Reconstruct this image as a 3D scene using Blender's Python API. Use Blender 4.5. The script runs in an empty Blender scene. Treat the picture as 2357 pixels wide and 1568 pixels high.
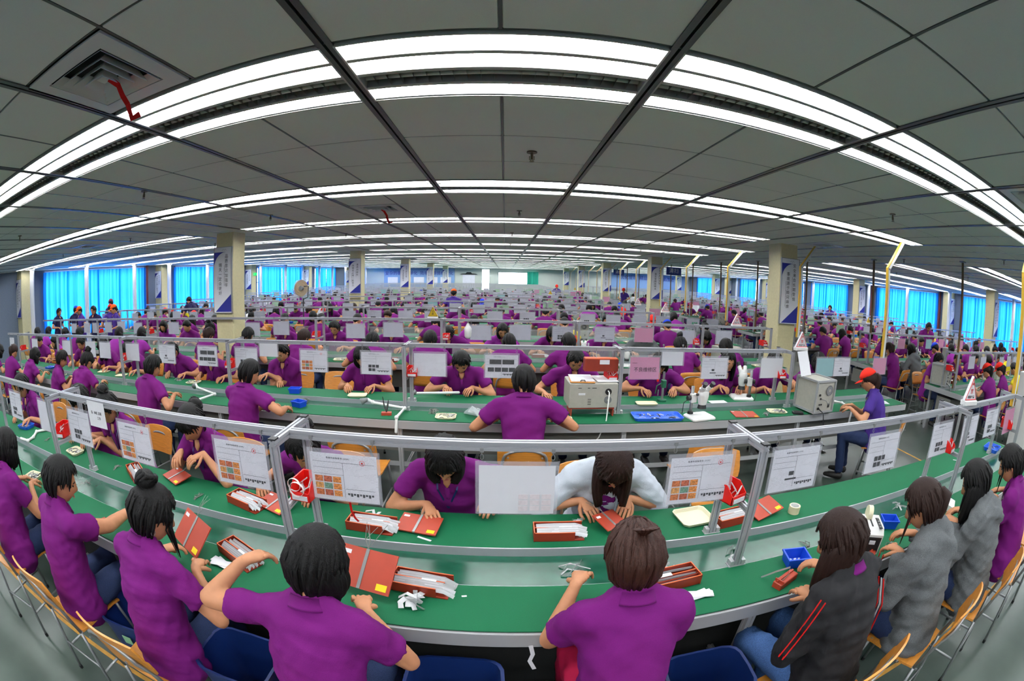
import bpy, math, random
import numpy as np
from mathutils import Vector, Matrix, Euler
R = math.radians
sc = bpy.context.scene
col = sc.collection

# ------------------------------------------------------------------ camera, sky, exposure
CZ = 1.95                       # eye height above the floor
H = CZ + 0.818                  # ceiling height
cd = bpy.data.cameras.new('camera')
cam = bpy.data.objects.new('camera', cd); col.objects.link(cam)
cd.type = 'PANO'
cd.sensor_width = 36.0; cd.sensor_fit = 'HORIZONTAL'
cd.clip_start = 0.05; cd.clip_end = 200
try:
    cc = cd.cycles
    cc.panorama_type = 'FISHEYE_EQUISOLID'
except Exception:
    cc = cd
    cc.panorama_type = 'FISHEYE_EQUISOLID'
cc.fisheye_lens = 1033.5 / 2357 * 36.0
cc.fisheye_fov = math.pi
def cam_axes(p, r, w):
    f = Vector((math.sin(w)*math.cos(p), math.cos(w)*math.cos(p), -math.sin(p)))
    x = Vector((math.cos(w), -math.sin(w), 0)); u = x.cross(f)
    return math.cos(r)*x + math.sin(r)*u, -math.sin(r)*x + math.cos(r)*u, f
ax, ay, af = cam_axes(0.1415, 0.0218, 0.0174)
cam.matrix_world = Matrix(((ax.x, ay.x, -af.x, 0), (ax.y, ay.y, -af.y, 0), (ax.z, ay.z, -af.z, CZ), (0, 0, 0, 1)))
sc.camera = cam
W = bpy.data.worlds.new('daylight'); sc.world = W; W.use_nodes = True
bg = W.node_tree.nodes['Background']
bg.inputs[0].default_value = (0.80, 0.92, 1.0, 1); bg.inputs[1].default_value = 10.0
vs = sc.view_settings
vs.view_transform = 'Standard'; vs.look = 'None'; vs.exposure = 0.0; vs.gamma = 1.0; vs.use_curve_mapping = False
TUBE = 50.0                     # radiance of the fluorescent tubes
cy = sc.cycles
cy.max_bounces = 7; cy.diffuse_bounces = 5; cy.glossy_bounces = 3; cy.transmission_bounces = 4; cy.transparent_max_bounces = 10
cy.caustics_reflective = False; cy.caustics_refractive = False; cy.sample_clamp_indirect = 4.0
cy.use_adaptive_sampling = True; cy.adaptive_threshold = 0.03
cy.use_denoising = True

# ------------------------------------------------------------------ helpers
def lin(c):
    return tuple(((x/255)/12.92 if x/255 <= .04045 else ((x/255+.055)/1.055)**2.4) for x in c)
MATS = {}
def mat(name, rgb, rough=.6, metal=0, bump=0, scale=60, var=0, emit=0, spec=.5, stretch=None, coat=0):
    m = bpy.data.materials.new(name); m.use_nodes = True; MATS[name] = m
    nt = m.node_tree; b = nt.nodes['Principled BSDF']
    c = lin(rgb)
    b.inputs['Base Color'].default_value = (*c, 1); b.inputs['Roughness'].default_value = rough; b.inputs['Metallic'].default_value = metal
    b.inputs['Specular IOR Level'].default_value = spec
    if coat: b.inputs['Coat Weight'].default_value = coat; b.inputs['Coat Roughness'].default_value = .1
    if emit:
        b.inputs['Emission Color'].default_value = (*c, 1); b.inputs['Emission Strength'].default_value = emit
    if bump or var:
        tc = nt.nodes.new('ShaderNodeTexCoord'); n = nt.nodes.new('ShaderNodeTexNoise'); n.inputs['Scale'].default_value = scale; n.inputs['Detail'].default_value = 4
        src = tc.outputs['Object']
        if stretch:
            mp = nt.nodes.new('ShaderNodeMapping'); mp.inputs['Scale'].default_value = stretch; nt.links.new(src, mp.inputs[0]); src = mp.outputs[0]
        nt.links.new(src, n.inputs['Vector'])
        if bump:
            bp = nt.nodes.new('ShaderNodeBump'); bp.inputs['Strength'].default_value = bump; bp.inputs['Distance'].default_value = .01
            nt.links.new(n.outputs['Fac'], bp.inputs['Height']); nt.links.new(bp.outputs[0], b.inputs['Normal'])
        if var:
            mr = nt.nodes.new('ShaderNodeMapRange'); mr.inputs['To Min'].default_value = 1-var; mr.inputs['To Max'].default_value = 1+var
            mr.inputs['From Min'].default_value = .3; mr.inputs['From Max'].default_value = .7
            mx = nt.nodes.new('ShaderNodeVectorMath'); mx.operation = 'SCALE'; mx.inputs[0].default_value = c
            nt.links.new(n.outputs['Fac'], mr.inputs['Value']); nt.links.new(mr.outputs[0], mx.inputs['Scale']); nt.links.new(mx.outputs[0], b.inputs['Base Color'])
    return m
def clear(name, rgb=(255, 255, 255), opacity=.12, rough=.05):
    m = bpy.data.materials.new(name); m.use_nodes = True; nt = m.node_tree; MATS[name] = m
    b = nt.nodes['Principled BSDF']; b.inputs['Base Color'].default_value = (*lin(rgb), 1); b.inputs['Roughness'].default_value = rough
    t = nt.nodes.new('ShaderNodeBsdfTransparent'); mx = nt.nodes.new('ShaderNodeMixShader'); mx.inputs[0].default_value = opacity
    nt.links.new(t.outputs[0], mx.inputs[1]); nt.links.new(b.outputs[0], mx.inputs[2]); nt.links.new(mx.outputs[0], nt.nodes['Material Output'].inputs[0])
    return m
PURPLE = mat('purple_cotton', (104, 19, 102), .85, bump=.25, scale=500, var=.08, spec=.2)
PURPLE2 = mat('faded_purple_cotton', (140, 44, 144), .85, bump=.25, scale=500, var=.08, spec=.2)
INDIGO = mat('indigo_cotton', (62, 40, 120), .85, bump=.2, scale=500, var=.08, spec=.2)
NAVY = mat('navy_cotton', (30, 26, 62), .85, bump=.2, scale=400, spec=.2)
BLACKC = mat('black_knit', (22, 22, 25), .8, bump=.2, scale=300, spec=.3)
GREYC = mat('grey_marl_knit', (96, 99, 101), .95, bump=.5, scale=260, var=.25, spec=.1)
DENIML = mat('pale_denim', (206, 214, 226), .85, bump=.3, scale=420, var=.06, spec=.2)
WHITEC = mat('white_cotton', (215, 218, 222), .8, bump=.2, scale=300, spec=.2)
YELLOWC = mat('yellow_cotton', (226, 205, 40), .8, spec=.2)
REDC = mat('red_cloth', (196, 24, 22), .8, spec=.2)
PINKC = mat('crimson_cloth', (165, 22, 62), .8, spec=.2)
JEANS = mat('dark_denim', (38, 50, 82), .85, bump=.3, scale=300, var=.25, spec=.2)
JEANSB = mat('blue_denim', (62, 92, 140), .85, bump=.3, scale=200, var=.25, spec=.2)
PANTS = mat('dark_trousers', (26, 27, 34), .85, spec=.2)
SKIN = mat('skin', (192, 134, 98), .55, var=.05, scale=30, spec=.35)
SKIN.node_tree.nodes['Principled BSDF'].inputs['Subsurface Weight'].default_value = 0
HAIR = mat('black_hair', (9, 8, 8), .55, bump=.5, scale=60, stretch=(6, 6, .6), spec=.22)
HAIRB = mat('brown_hair', (34, 17, 11), .55, bump=.5, scale=60, stretch=(6, 6, .6), var=.3, spec=.22)
HAIRR = mat('reddish_brown_hair', (52, 25, 16), .5, bump=.5, scale=60, stretch=(6, 6, .6), var=.35, spec=.3)
LASH = mat('dark_lash', (24, 18, 18), .6)
LIP = mat('lip', (178, 92, 84), .5)
CAPR = mat('red_cap_cloth', (226, 44, 30), .8, spec=.2)
CAPO = mat('orange_cap_cloth', (232, 92, 22), .8, spec=.2)
CAPB = mat('blue_cap_cloth', (28, 62, 190), .8, spec=.2)
SHOE = mat('dark_shoe', (30, 28, 26), .6)
SHOEW = mat('pale_shoe', (190, 180, 165), .7)
WOOD = mat('honey_plywood', (206, 136, 52), .42, bump=.05, scale=8, stretch=(1, 12, 12), var=.14, coat=.2)
STEEL = mat('grey_painted_tube', (150, 152, 152), .35, metal=.5)
ALU = mat('brushed_aluminium', (176, 178, 184), .34, metal=.35, bump=.03, scale=90, stretch=(1, 30, 30), var=.05)
ALUW = mat('satin_aluminium', (180, 182, 184), .42, metal=.25)
BLACKP = mat('black_plastic', (24, 24, 26), .45)
GREYP = mat('grey_plastic', (120, 122, 124), .5)
GREEN = mat('green_rubber_mat', (9, 88, 55), .7, bump=.12, scale=260, var=.07, spec=.2)
BELT = mat('green_conveyor_belt', (26, 84, 64), .22, bump=.02, scale=14, var=.12, spec=.30)
REDP = mat('red_plastic', (222, 26, 20), .35, spec=.5)
BLUEP = mat('blue_plastic', (22, 74, 200), .35)
BLUET = mat('bright_blue_plastic', (40, 100, 215), .35)
NAVYP = mat('dark_blue_plastic', (13, 36, 88), .4)
BANW = mat('banner_board_white', (246, 247, 252), .6)
CREAM = mat('cream_plastic', (232, 226, 192), .5)
RUST = mat('red_brown_bakelite', (128, 38, 18), .45, var=.12, scale=12)
RUSTE = mat('orange_cut_edge', (206, 92, 44), .5)
PAPER = mat('white_paper', (226, 227, 232), .7, var=.02, scale=40)
RIB = mat('ribbon_cable', (200, 202, 204), .5)
WIRE = mat('grey_wire', (110, 112, 106), .5)
WHITEP = mat('white_plastic', (232, 232, 230), .4)
INSTR = mat('grey_enamel', (172, 170, 160), .45, var=.05, scale=30)
YELP = mat('yellow_plastic', (224, 186, 30), .45)
YSTK = mat('yellow_sticker', (240, 214, 20), .6)
PINKS = mat('pink_card', (205, 120, 160), .7, var=.04)
TEALS = mat('pale_teal_card', (128, 186, 190), .7, var=.04)
GREENS = mat('pale_green_card', (150, 196, 150), .7, var=.04)
INK = mat('black_ink', (34, 34, 40), .7)
REDINK = mat('red_ink', (200, 36, 30), .7)
BLUEINK = mat('deep_blue_print', (26, 34, 140), .6)
WALLM = mat('dull_grey_wall_paint', (104, 116, 134), .8, bump=.1, scale=30, var=.06)
CREAMW = mat('cream_column_paint', (214, 204, 160), .6, bump=.06, scale=25, var=.05)
PIPEW = mat('white_pipe_paint', (214, 214, 218), .45)
BROWNM = mat('brown_painted_steel', (120, 92, 52), .5)
OCHRE = mat('ochre_trunking', (214, 170, 50), .45)
TILE = mat('ceiling_tile', (250, 250, 244), .9, bump=.15, scale=700, var=.05, spec=.1)
TEE = mat('grey_ceiling_tee', (84, 90, 88), .35, metal=.4)
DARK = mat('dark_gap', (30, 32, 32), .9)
BULK = mat('ivory_housing', (190, 190, 184), .5)
TUBEM = mat('lit_tube', (255, 255, 255), .5)
_n = TUBEM.node_tree; _b = _n.nodes['Principled BSDF']
_b.inputs['Emission Color'].default_value = (.97, .99, 1, 1); _b.inputs['Emission Strength'].default_value = TUBE
OFFT = mat('unlit_tube', (205, 205, 198), .4)
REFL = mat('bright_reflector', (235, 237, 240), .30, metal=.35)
REFLD = mat('unlit_slot_reflector', (150, 148, 140), .3, metal=.75)  # reflector of the unlit slot, its dimness put into a darker colour
GLASS = clear('window_glass', (220, 235, 240), .06)
ACRYL = clear('clear_acrylic', (205, 212, 215), .22, .12)
SLEEVE = clear('clear_plastic_sleeve', (215, 216, 226), .12, .12)
BAG = clear('clear_bag', (225, 230, 235), .4, .25)
PHOTO = []
for i, c in enumerate([(172, 100, 62), (190, 122, 66), (158, 84, 62), (96, 128, 112), (192, 140, 84)]):
    PHOTO.append(mat('printed_photo_%s' % 'abcde'[i], c, .7, var=.5, scale=160))
PHOTOD = mat('dark_printed_photo', (60, 62, 66), .7, var=.4, scale=120)

# floor
m = bpy.data.materials.new('green_grey_epoxy_floor'); m.use_nodes = True; MATS['floor'] = m; nt = m.node_tree; b = nt.nodes['Principled BSDF']
tc = nt.nodes.new('ShaderNodeTexCoord')
n1 = nt.nodes.new('ShaderNodeTexNoise'); n1.inputs['Scale'].default_value = 1.3; n1.inputs['Detail'].default_value = 6
n2 = nt.nodes.new('ShaderNodeTexNoise'); n2.inputs['Scale'].default_value = 60
nt.links.new(tc.outputs['Object'], n1.inputs[0]); nt.links.new(tc.outputs['Object'], n2.inputs[0])
rp = nt.nodes.new('ShaderNodeValToRGB'); rp.color_ramp.elements[0].position = .35; rp.color_ramp.elements[1].position = .68
rp.color_ramp.elements[0].color = (*lin((55, 67, 61)), 1); rp.color_ramp.elements[1].color = (*lin((79, 91, 83)), 1)
nt.links.new(n1.outputs[0], rp.inputs[0]); nt.links.new(rp.outputs[0], b.inputs['Base Color']); b.inputs['Roughness'].default_value = .32
bp = nt.nodes.new('ShaderNodeBump'); bp.inputs['Strength'].default_value = .08; nt.links.new(n2.outputs[0], bp.inputs['Height']); nt.links.new(bp.outputs[0], b.inputs['Normal'])
FLOORM = m
# curtain: translucent blue cloth
m = bpy.data.materials.new('blue_curtain_cloth'); m.use_nodes = True; nt = m.node_tree; nt.nodes.remove(nt.nodes['Principled BSDF'])
tc = nt.nodes.new('ShaderNodeTexCoord'); mp = nt.nodes.new('ShaderNodeMapping'); mp.inputs['Scale'].default_value = (1, 7, .05); n = nt.nodes.new('ShaderNodeTexNoise'); n.inputs['Scale'].default_value = 1; n.inputs['Detail'].default_value = 3
nt.links.new(tc.outputs['Object'], mp.inputs[0]); nt.links.new(mp.outputs[0], n.inputs[0])
rp = nt.nodes.new('ShaderNodeValToRGB'); rp.color_ramp.elements[0].position = .35; rp.color_ramp.elements[1].position = .65
rp.color_ramp.elements[0].color = (.0015, .10, .55, 1); rp.color_ramp.elements[1].color = (.03, .30, .85, 1)
nt.links.new(n.outputs[0], rp.inputs[0])
t = nt.nodes.new('ShaderNodeBsdfTranslucent'); d = nt.nodes.new('ShaderNodeBsdfDiffuse'); mx = nt.nodes.new('ShaderNodeMixShader'); mx.inputs[0].default_value = .25
nt.links.new(rp.outputs[0], t.inputs[0]); nt.links.new(rp.outputs[0], d.inputs[0]); nt.links.new(t.outputs[0], mx.inputs[1]); nt.links.new(d.outputs[0], mx.inputs[2]); nt.links.new(mx.outputs[0], nt.nodes['Material Output'].inputs[0])
CURT = m
# printed paper with faint lines of text (flat print)
def print_mat(name, rgb, ink=(70, 70, 84), amount=.34, rows=34):
    m = bpy.data.materials.new(name); m.use_nodes = True; nt = m.node_tree; b = nt.nodes['Principled BSDF']; b.inputs['Roughness'].default_value = .65
    tc = nt.nodes.new('ShaderNodeTexCoord'); sp = nt.nodes.new('ShaderNodeSeparateXYZ'); nt.links.new(tc.outputs['Generated'], sp.inputs[0])
    def M(op, a, c=None):
        q = nt.nodes.new('ShaderNodeMath'); q.operation = op
        for k, v in enumerate((a, c)):
            if v is None: continue
            if isinstance(v, (int, float)): q.inputs[k].default_value = v
            else: nt.links.new(v, q.inputs[k])
        return q.outputs[0]
    row = M('MULTIPLY', sp.outputs['Z'], rows); fr = M('FRACT', row); band = M('MULTIPLY', M('GREATER_THAN', fr, .4), M('LESS_THAN', fr, .72))
    fl = M('FLOOR', row)
    cb = nt.nodes.new('ShaderNodeCombineXYZ'); nt.links.new(M('MULTIPLY', sp.outputs['X'], 60), cb.inputs[0]); nt.links.new(M('MULTIPLY', fl, 7.31), cb.inputs[1])
    n = nt.nodes.new('ShaderNodeTexNoise'); n.inputs['Scale'].default_value = 1.1; n.inputs['Detail'].default_value = 1; nt.links.new(cb.outputs[0], n.inputs[0])
    ink_f = M('MULTIPLY', M('MULTIPLY', band, M('GREATER_THAN', n.outputs['Fac'], .5)), amount)
    cl = nt.nodes.new('ShaderNodeTexNoise'); cl.inputs['Scale'].default_value = 3.2; nt.links.new(tc.outputs['Generated'], cl.inputs[0])
    ink_f = M('MULTIPLY', ink_f, M('GREATER_THAN', cl.outputs['Fac'], .46))
    mx = nt.nodes.new('ShaderNodeMix'); mx.data_type = 'RGBA'; mx.inputs[6].default_value = (*lin(rgb), 1); mx.inputs[7].default_value = (*lin(ink), 1)
    nt.links.new(ink_f, mx.inputs[0]); nt.links.new(mx.outputs[2], b.inputs['Base Color']); MATS[name] = m
    return m
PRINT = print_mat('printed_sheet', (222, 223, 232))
PRINTF = print_mat('printed_sheet_hazed', (190, 192, 206), amount=.4)  # far sheets greyed, distance haze put into the paper colour
PRINTT = print_mat('printed_teal_sheet', (128, 186, 190), (40, 60, 90))

class MB:
    """collects shapes, then builds ONE mesh"""
    def __init__(s): s.v = []; s.f = []; s.m = []; s.n = 0
    def add(s, V, F, mi=0):
        s.v.extend(tuple(map(float, p)) for p in V); o = s.n
        for f in F: s.f.append(tuple(i+o for i in f)); s.m.append(mi)
        s.n += len(V)
        return s
    def box(s, c, d, rot=None, mi=0):
        hx, hy, hz = d[0]/2, d[1]/2, d[2]/2
        V = [Vector((x, y, z)) for x in (-hx, hx) for y in (-hy, hy) for z in (-hz, hz)]
        if rot is not None: V = [rot @ p for p in V]
        c = Vector(c); V = [p+c for p in V]
        return s.add(V, [(0, 1, 3, 2), (4, 6, 7, 5), (0, 4, 5, 1), (2, 3, 7, 6), (0, 2, 6, 4), (1, 5, 7, 3)], mi)
    def bbox(s, x0, x1, y0, y1, z0, z1, mi=0): return s.box(((x0+x1)/2, (y0+y1)/2, (z0+z1)/2), (x1-x0, y1-y0, z1-z0), None, mi)
    def cbox(s, c, d, b=.003, rot=None, mi=0):
        """box with chamfered vertical edges and top"""
        hx, hy, hz = d[0]/2, d[1]/2, d[2]/2
        def ring(k, z): return [(-hx+k, -hy, z), (hx-k, -hy, z), (hx, -hy+k, z), (hx, hy-k, z), (hx-k, hy, z), (-hx+k, hy, z), (-hx, hy-k, z), (-hx, -hy+k, z)]
        V = ring(b, -hz) + ring(b, hz-b) + [(x*(1-b/hx), y*(1-b/hy), hz) for x, y, z in ring(b, 0)]
        F = [tuple(range(7, -1, -1)), tuple(range(16, 24))]
        for k in (0, 8):
            for i in range(8): F.append((k+i, k+(i+1) % 8, k+8+(i+1) % 8, k+8+i))
        V = [Vector(p) for p in V]
        if rot is not None: V = [rot @ p for p in V]
        c = Vector(c)
        return s.add([p+c for p in V], F, mi)
    def tube(s, pts, rad, seg=8, mi=0, side=None, cap=True, rnd=False):
        P = np.array([tuple(p) for p in pts], float); n = len(P)
        rad = [rad]*n if isinstance(rad, (int, float)) else list(rad)
        rad = [(r, r) if isinstance(r, (int, float)) else r for r in rad]
        T = np.zeros_like(P); T[1:-1] = P[2:]-P[:-2]; T[0] = P[1]-P[0]; T[-1] = P[-1]-P[-2]
        T /= np.maximum(np.linalg.norm(T, axis=1), 1e-9)[:, None]
        if side is None:
            a = np.array((0, 0, 1.)) if abs(T[0][2]) < .9 else np.array((1., 0, 0)); a = np.cross(T[0], a)
        else: a = np.array(tuple(side), float)
        rings = []; cen = []
        for i in range(n):
            a = a - T[i]*a.dot(T[i]); l = np.linalg.norm(a)
            if l < 1e-6: a = np.cross(T[i], (1., .3, .2)); l = np.linalg.norm(a)
            a = a/l; b = np.cross(T[i], a)
            def ring(c, k):
                return [c + k*(rad[i][0]*math.cos(2*math.pi*j/seg)*a + rad[i][1]*math.sin(2*math.pi*j/seg)*b) for j in range(seg)]
            rr = min(rad[i])
            if i == 0 and rnd: rings.append(ring(P[i]-T[i]*rr*.55, .68))
            rings.append(ring(P[i], 1))
            if i == n-1 and rnd: rings.append(ring(P[i]+T[i]*rr*.55, .68))
        V = [p for r_ in rings for p in r_]; F = []
        for i in range(len(rings)-1):
            for j in range(seg):
                F.append((i*seg+j, i*seg+(j+1) % seg, (i+1)*seg+(j+1) % seg, (i+1)*seg+j))
        if cap:
            o = len(V); e0 = P[0]-T[0]*(min(rad[0])*.85 if rnd else 0); e1 = P[-1]+T[-1]*(min(rad[-1])*.85 if rnd else 0)
            V += [e0, e1]; k = (len(rings)-1)*seg
            for j in range(seg):
                F.append((o, (j+1) % seg, j)); F.append((o+1, k+j, k+(j+1) % seg))
        return s.add(V, F, mi)
    def ell(s, c, r, seg=12, rings=8, mi=0, M=None):
        V = []; F = []
        for i in range(1, rings):
            t = math.pi*i/rings
            for j in range(seg):
                p = 2*math.pi*j/seg; V.append(Vector((math.sin(t)*math.cos(p)*r[0], math.sin(t)*math.sin(p)*r[1], math.cos(t)*r[2])))
        V += [Vector((0, 0, r[2])), Vector((0, 0, -r[2]))]; a = len(V)-2
        for i in range(rings-2):
            for j in range(seg): F.append((i*seg+j, (i+1)*seg+j, (i+1)*seg+(j+1) % seg, i*seg+(j+1) % seg))
        for j in range(seg): F.append((a, j, (j+1) % seg)); F.append((a+1, (rings-2)*seg+(j+1) % seg, (rings-2)*seg+j))
        if M is not None: V = [M @ p for p in V]
        c = Vector(c)
        return s.add([p+c for p in V], F, mi)
    def prism(s, outline, z0, z1, mi=0, M=None):
        n = len(outline); V = [Vector((x, y, z0)) for x, y in outline] + [Vector((x, y, z1)) for x, y in outline]
        if M is not None: V = [M @ p for p in V]
        F = [tuple(range(n-1, -1, -1)), tuple(range(n, 2*n))] + [(i, (i+1) % n, n+(i+1) % n, n+i) for i in range(n)]
        return s.add(V, F, mi)
    def cyl(s, c, r, h, seg=16, mi=0, axis='z', r2=None):
        d = {'x': (h/2, 0, 0), 'y': (0, h/2, 0), 'z': (0, 0, h/2)}[axis]; c = np.array(c, float); d = np.array(d)
        return s.tube([c-d, c+d], [r, r if r2 is None else r2], seg, mi)
    def ribbon(s, pts, w, t=.0015, mi=0, side=(0, 0, 1)):
        return s.tube(pts, (w/2, t/2) if False else [(w/2, t/2)]*len(pts), 4, mi, side=side)
    def extr(s, p0, p1, sz=.032, mi=0, up=(0, 0, 1)):
        """aluminium profile: square bar with a groove in each face"""
        p0 = Vector(p0); p1 = Vector(p1); t = (p1-p0).normalized(); u = Vector(up)
        if abs(t.dot(u)) > .9: u = Vector((0, 1, 0))
        a = t.cross(u).normalized(); b = a.cross(t).normalized(); h = sz/2; g = sz*.13; e = sz*.16
        o = []
        for k in range(4):
            q = [(h, -h), (h, -g), (h-e, -g), (h-e, g), (h, g)]
            for x, y in q:
                for _ in range(k): x, y = -y, x
                o.append((x, y))
        V = [p0 + a*x + b*y for x, y in o] + [p1 + a*x + b*y for x, y in o]; n = 20
        F = [(i, (i+1) % n, n+(i+1) % n, n+i) for i in range(n)]
        F += [tuple(range(n-1, -1, -1)), tuple(range(n, 2*n))]
        return s.add(V, F, mi)
    def mesh(s, name, mats, smooth=False):
        me = bpy.data.meshes.new(name); me.from_pydata(s.v, [], s.f)
        mats = mats if isinstance(mats, (list, tuple)) else [mats]
        for m_ in mats: me.materials.append(m_)
        if len(mats) > 1: me.polygons.foreach_set('material_index', s.m)
        if smooth:
            me.polygons.foreach_set('use_smooth', [True]*len(s.f))
            if smooth == 'auto': me.set_sharp_from_angle(angle=R(38))
        me.update()
        return me
    def build(s, name, mats, parent=None, smooth=False, loc=None, rz=0):
        return link(name, s.mesh(name, mats, smooth), parent, loc, rz)
def link(name, me, parent=None, loc=None, rz=0):
    o = bpy.data.objects.new(name, me); col.objects.link(o)
    if parent is not None: o.parent = parent
    if loc is not None: o.location = loc
    if rz: o.rotation_euler = (0, 0, rz)
    return o
def tag(o, label=None, cat=None, group=None, kind=None):
    if label: o['label'] = label
    if cat: o['category'] = cat
    if group: o['group'] = group
    if kind: o['kind'] = kind
    return o
def empty(name, loc=(0, 0, 0), rz=0, parent=None):
    o = bpy.data.objects.new(name, None); col.objects.link(o); o.location = loc; o.rotation_euler = (0, 0, rz); o.empty_display_size = .1
    if parent is not None: o.parent = parent
    return o
KIDS = {}
def kids(o):
    return [c for c in o.children]
def copy_tree(o, loc=None, rz=None, label=None, group=None, parent=None):
    def rec(x, par):
        c = x.copy(); col.objects.link(c)
        if par is not None: c.parent = par
        for ch in x.children: rec(ch, c)
        return c
    c = rec(o, parent)
    if loc is not None: c.location = loc
    if rz is not None: c.rotation_euler = (0, 0, rz)
    if label: c['label'] = label
    if group: c['group'] = group
    return c
def merged(root, name):
    """one mesh made of a thing's own mesh and its parts (for copies too small to show parts)"""
    V = []; F = []; MI = []; mats = []; SM = []
    def rec(o, M):
        if o is not root: M = M @ o.matrix_basis
        if o.type == 'MESH':
            me = o.data; base = sum(len(v) for v in V)
            v = np.empty(len(me.vertices)*3, 'f'); me.vertices.foreach_get('co', v); v = v.reshape(-1, 3)
            A = np.array(M)
            V.append(v @ A[:3, :3].T + A[:3, 3])
            idx = []
            for m_ in me.materials:
                if m_ not in mats: mats.append(m_)
                idx.append(mats.index(m_))
            for p in me.polygons:
                F.append(tuple(i+base for i in p.vertices)); MI.append(idx[p.material_index]); SM.append(p.use_smooth)
        for c in o.children: rec(c, M)
    rec(root, Matrix.Identity(4))
    me = bpy.data.meshes.new(name); me.from_pydata(np.concatenate(V).tolist(), [], F)
    for m_ in mats: me.materials.append(m_)
    me.polygons.foreach_set('material_index', MI); me.polygons.foreach_set('use_smooth', SM); me.update()
    return me
def text_mesh(name, s, size, ma, ext=.0008, align='CENTER', spacing=1.0, line=1.0):
    cu = bpy.data.curves.new(name, 'FONT'); cu.body = s; cu.size = size; cu.extrude = ext; cu.align_x = align; cu.align_y = 'CENTER'; cu.space_character = spacing; cu.space_line = line; cu.resolution_u = 2
    o = bpy.data.objects.new(name, cu); col.objects.link(o)
    bpy.context.view_layer.update(); dg = bpy.context.evaluated_depsgraph_get()
    me = bpy.data.meshes.new_from_object(o.evaluated_get(dg)); me.name = name
    bpy.data.objects.remove(o); bpy.data.curves.remove(cu)
    me.materials.clear(); me.materials.append(ma)
    return me
rnd = random.Random(7)

def nth(n):
    W_ = ['first', 'second', 'third', 'fourth', 'fifth', 'sixth', 'seventh', 'eighth', 'ninth', 'tenth', 'eleventh', 'twelfth', 'thirteenth', 'fourteenth', 'fifteenth', 'sixteenth', 'seventeenth', 'eighteenth', 'nineteenth', 'twentieth']
    return W_[n-1] if n <= 20 else 'twenty-'+W_[n-21] if n <= 29 else 'thirtieth'
CNT = {}
def nxt(key): CNT[key] = CNT.get(key, 0)+1; return nth(CNT[key])
# ------------------------------------------------------------------ the room
XL, XR, Y0, Y1 = -14.4, 19.2, -4.0, 44.0
def struct(name, mb, m, parent=None, smooth=False):
    o = mb.build(name, m, parent, smooth)
    if parent is None: o['kind'] = 'structure'
    return o
floor = struct('floor', MB().bbox(XL-.3, XR+.3, Y0-.3, Y1+.3, -.1, 0), FLOORM)
YLINE = mat('worn_yellow_floor_paint', (190, 140, 60), .6, var=.25, scale=9)
MB().bbox(-12, 12, .835, .865, -.001, .002).build('floor_line', YLINE, floor)
MB().bbox(5.4, 5.44, 1.5, 9, -.001, .002).build('floor_line', YLINE, floor)
# columns
COLS = [(x, 6.63+7.2*k) for k in range(5) for x in (-4.76, 4.78, 14.4)]
def near_col(x0, x1, y0, y1, pad=.1):
    return any(x0-pad < cx+.22 and x1+pad > cx-.22 and y0-pad < cy_+.22 and y1+pad > cy_-.22 for cx, cy_ in COLS)
# ceiling: backing, metal grid, tiles
ceil = struct('ceiling', MB().bbox(XL-.3, XR+.3, Y0-.3, Y1+.3, H+.16, H+.26), DARK)
TX = lambda i: -0.636+.6*i
TY = lambda j: 1.891+.6*j
fix = []
for m_ in range(-2, 18):
    for k in range(-11, 17):
        x0, y0 = TX(2*k), TY(-1+4*m_)
        if x0 < XL+.1 or x0+1.2 > XR-.1 or y0 > Y1-1: continue
        if near_col(x0, x0+1.2, y0, y0+.6): continue
        if m_ >= 1 and 5.2 < x0 < 6.7: continue
        if m_ == 2 and 4.1 < x0 < 6.7: continue
        fix.append((x0+.6, y0+.3))
taken = set()
for fx, fy in fix:
    i = round((fx-.6-TX(0))/.6); j = round((fy-.3-TY(0))/.6)
    taken.add((i, j)); taken.add((i+1, j))
fixcells = set(taken)
fixcells = {(i, j) for i, j in fixcells if i % 2 == 1}
VENTS = [(-2, -2), (6, -2), (-2, 5), (9, 6), (-12, 5), (16, 5)]
VENTS = [(i, j) for i, j in VENTS if (i, j) not in taken]
for v in VENTS: taken.add(v)
grid = MB()
i0, i1 = int((XL-TX(0))//.6), int((XR-TX(0))//.6)+1
j0, j1 = int((Y0-TY(0))//.6), int((Y1-TY(0))//.6)+1
for i in range(i0, i1+1):
    w = .006
    if i % 2 == 0:
        for s in (-1, 1): grid.bbox(TX(i)+s*.018-.012, TX(i)+s*.018+.012, Y0, Y1, H-.004, H+.02)
    else:
        ys = sorted({TY(j) for (a, j) in fixcells if a == i}); a = Y0
        for y in ys:
            if y-.0 > a: grid.bbox(TX(i)-w, TX(i)+w, a, y, H+.001, H+.02)
            a = y+.6
        grid.bbox(TX(i)-w, TX(i)+w, a, Y1, H+.001, H+.02)
for j in range(j0, j1+1):
    grid.bbox(XL, XR, TY(j)-.004, TY(j)+.004, H+.004, H+.02)
grid.build('ceiling_grid', TEE, ceil)
gaps = MB().bbox(XL, XR, Y0, Y1, H+.022, H+.024)
tiles = []
for i in range(i0, i1):
    for j in range(j0, j1):
        if (i, j) in taken or (i+1 and False): continue
        tiles.append((TX(i)+.3, TY(j)+.3))
tiles.sort(key=lambda p: (p[0]**2+(p[1]-1.5)**2) if p[1] > -.5 else 1e6+abs(p[0]))
tm = MB().cbox((0, 0, .009), (.588, .588, .014), .003).mesh('ceiling_tile', TILE)
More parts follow.
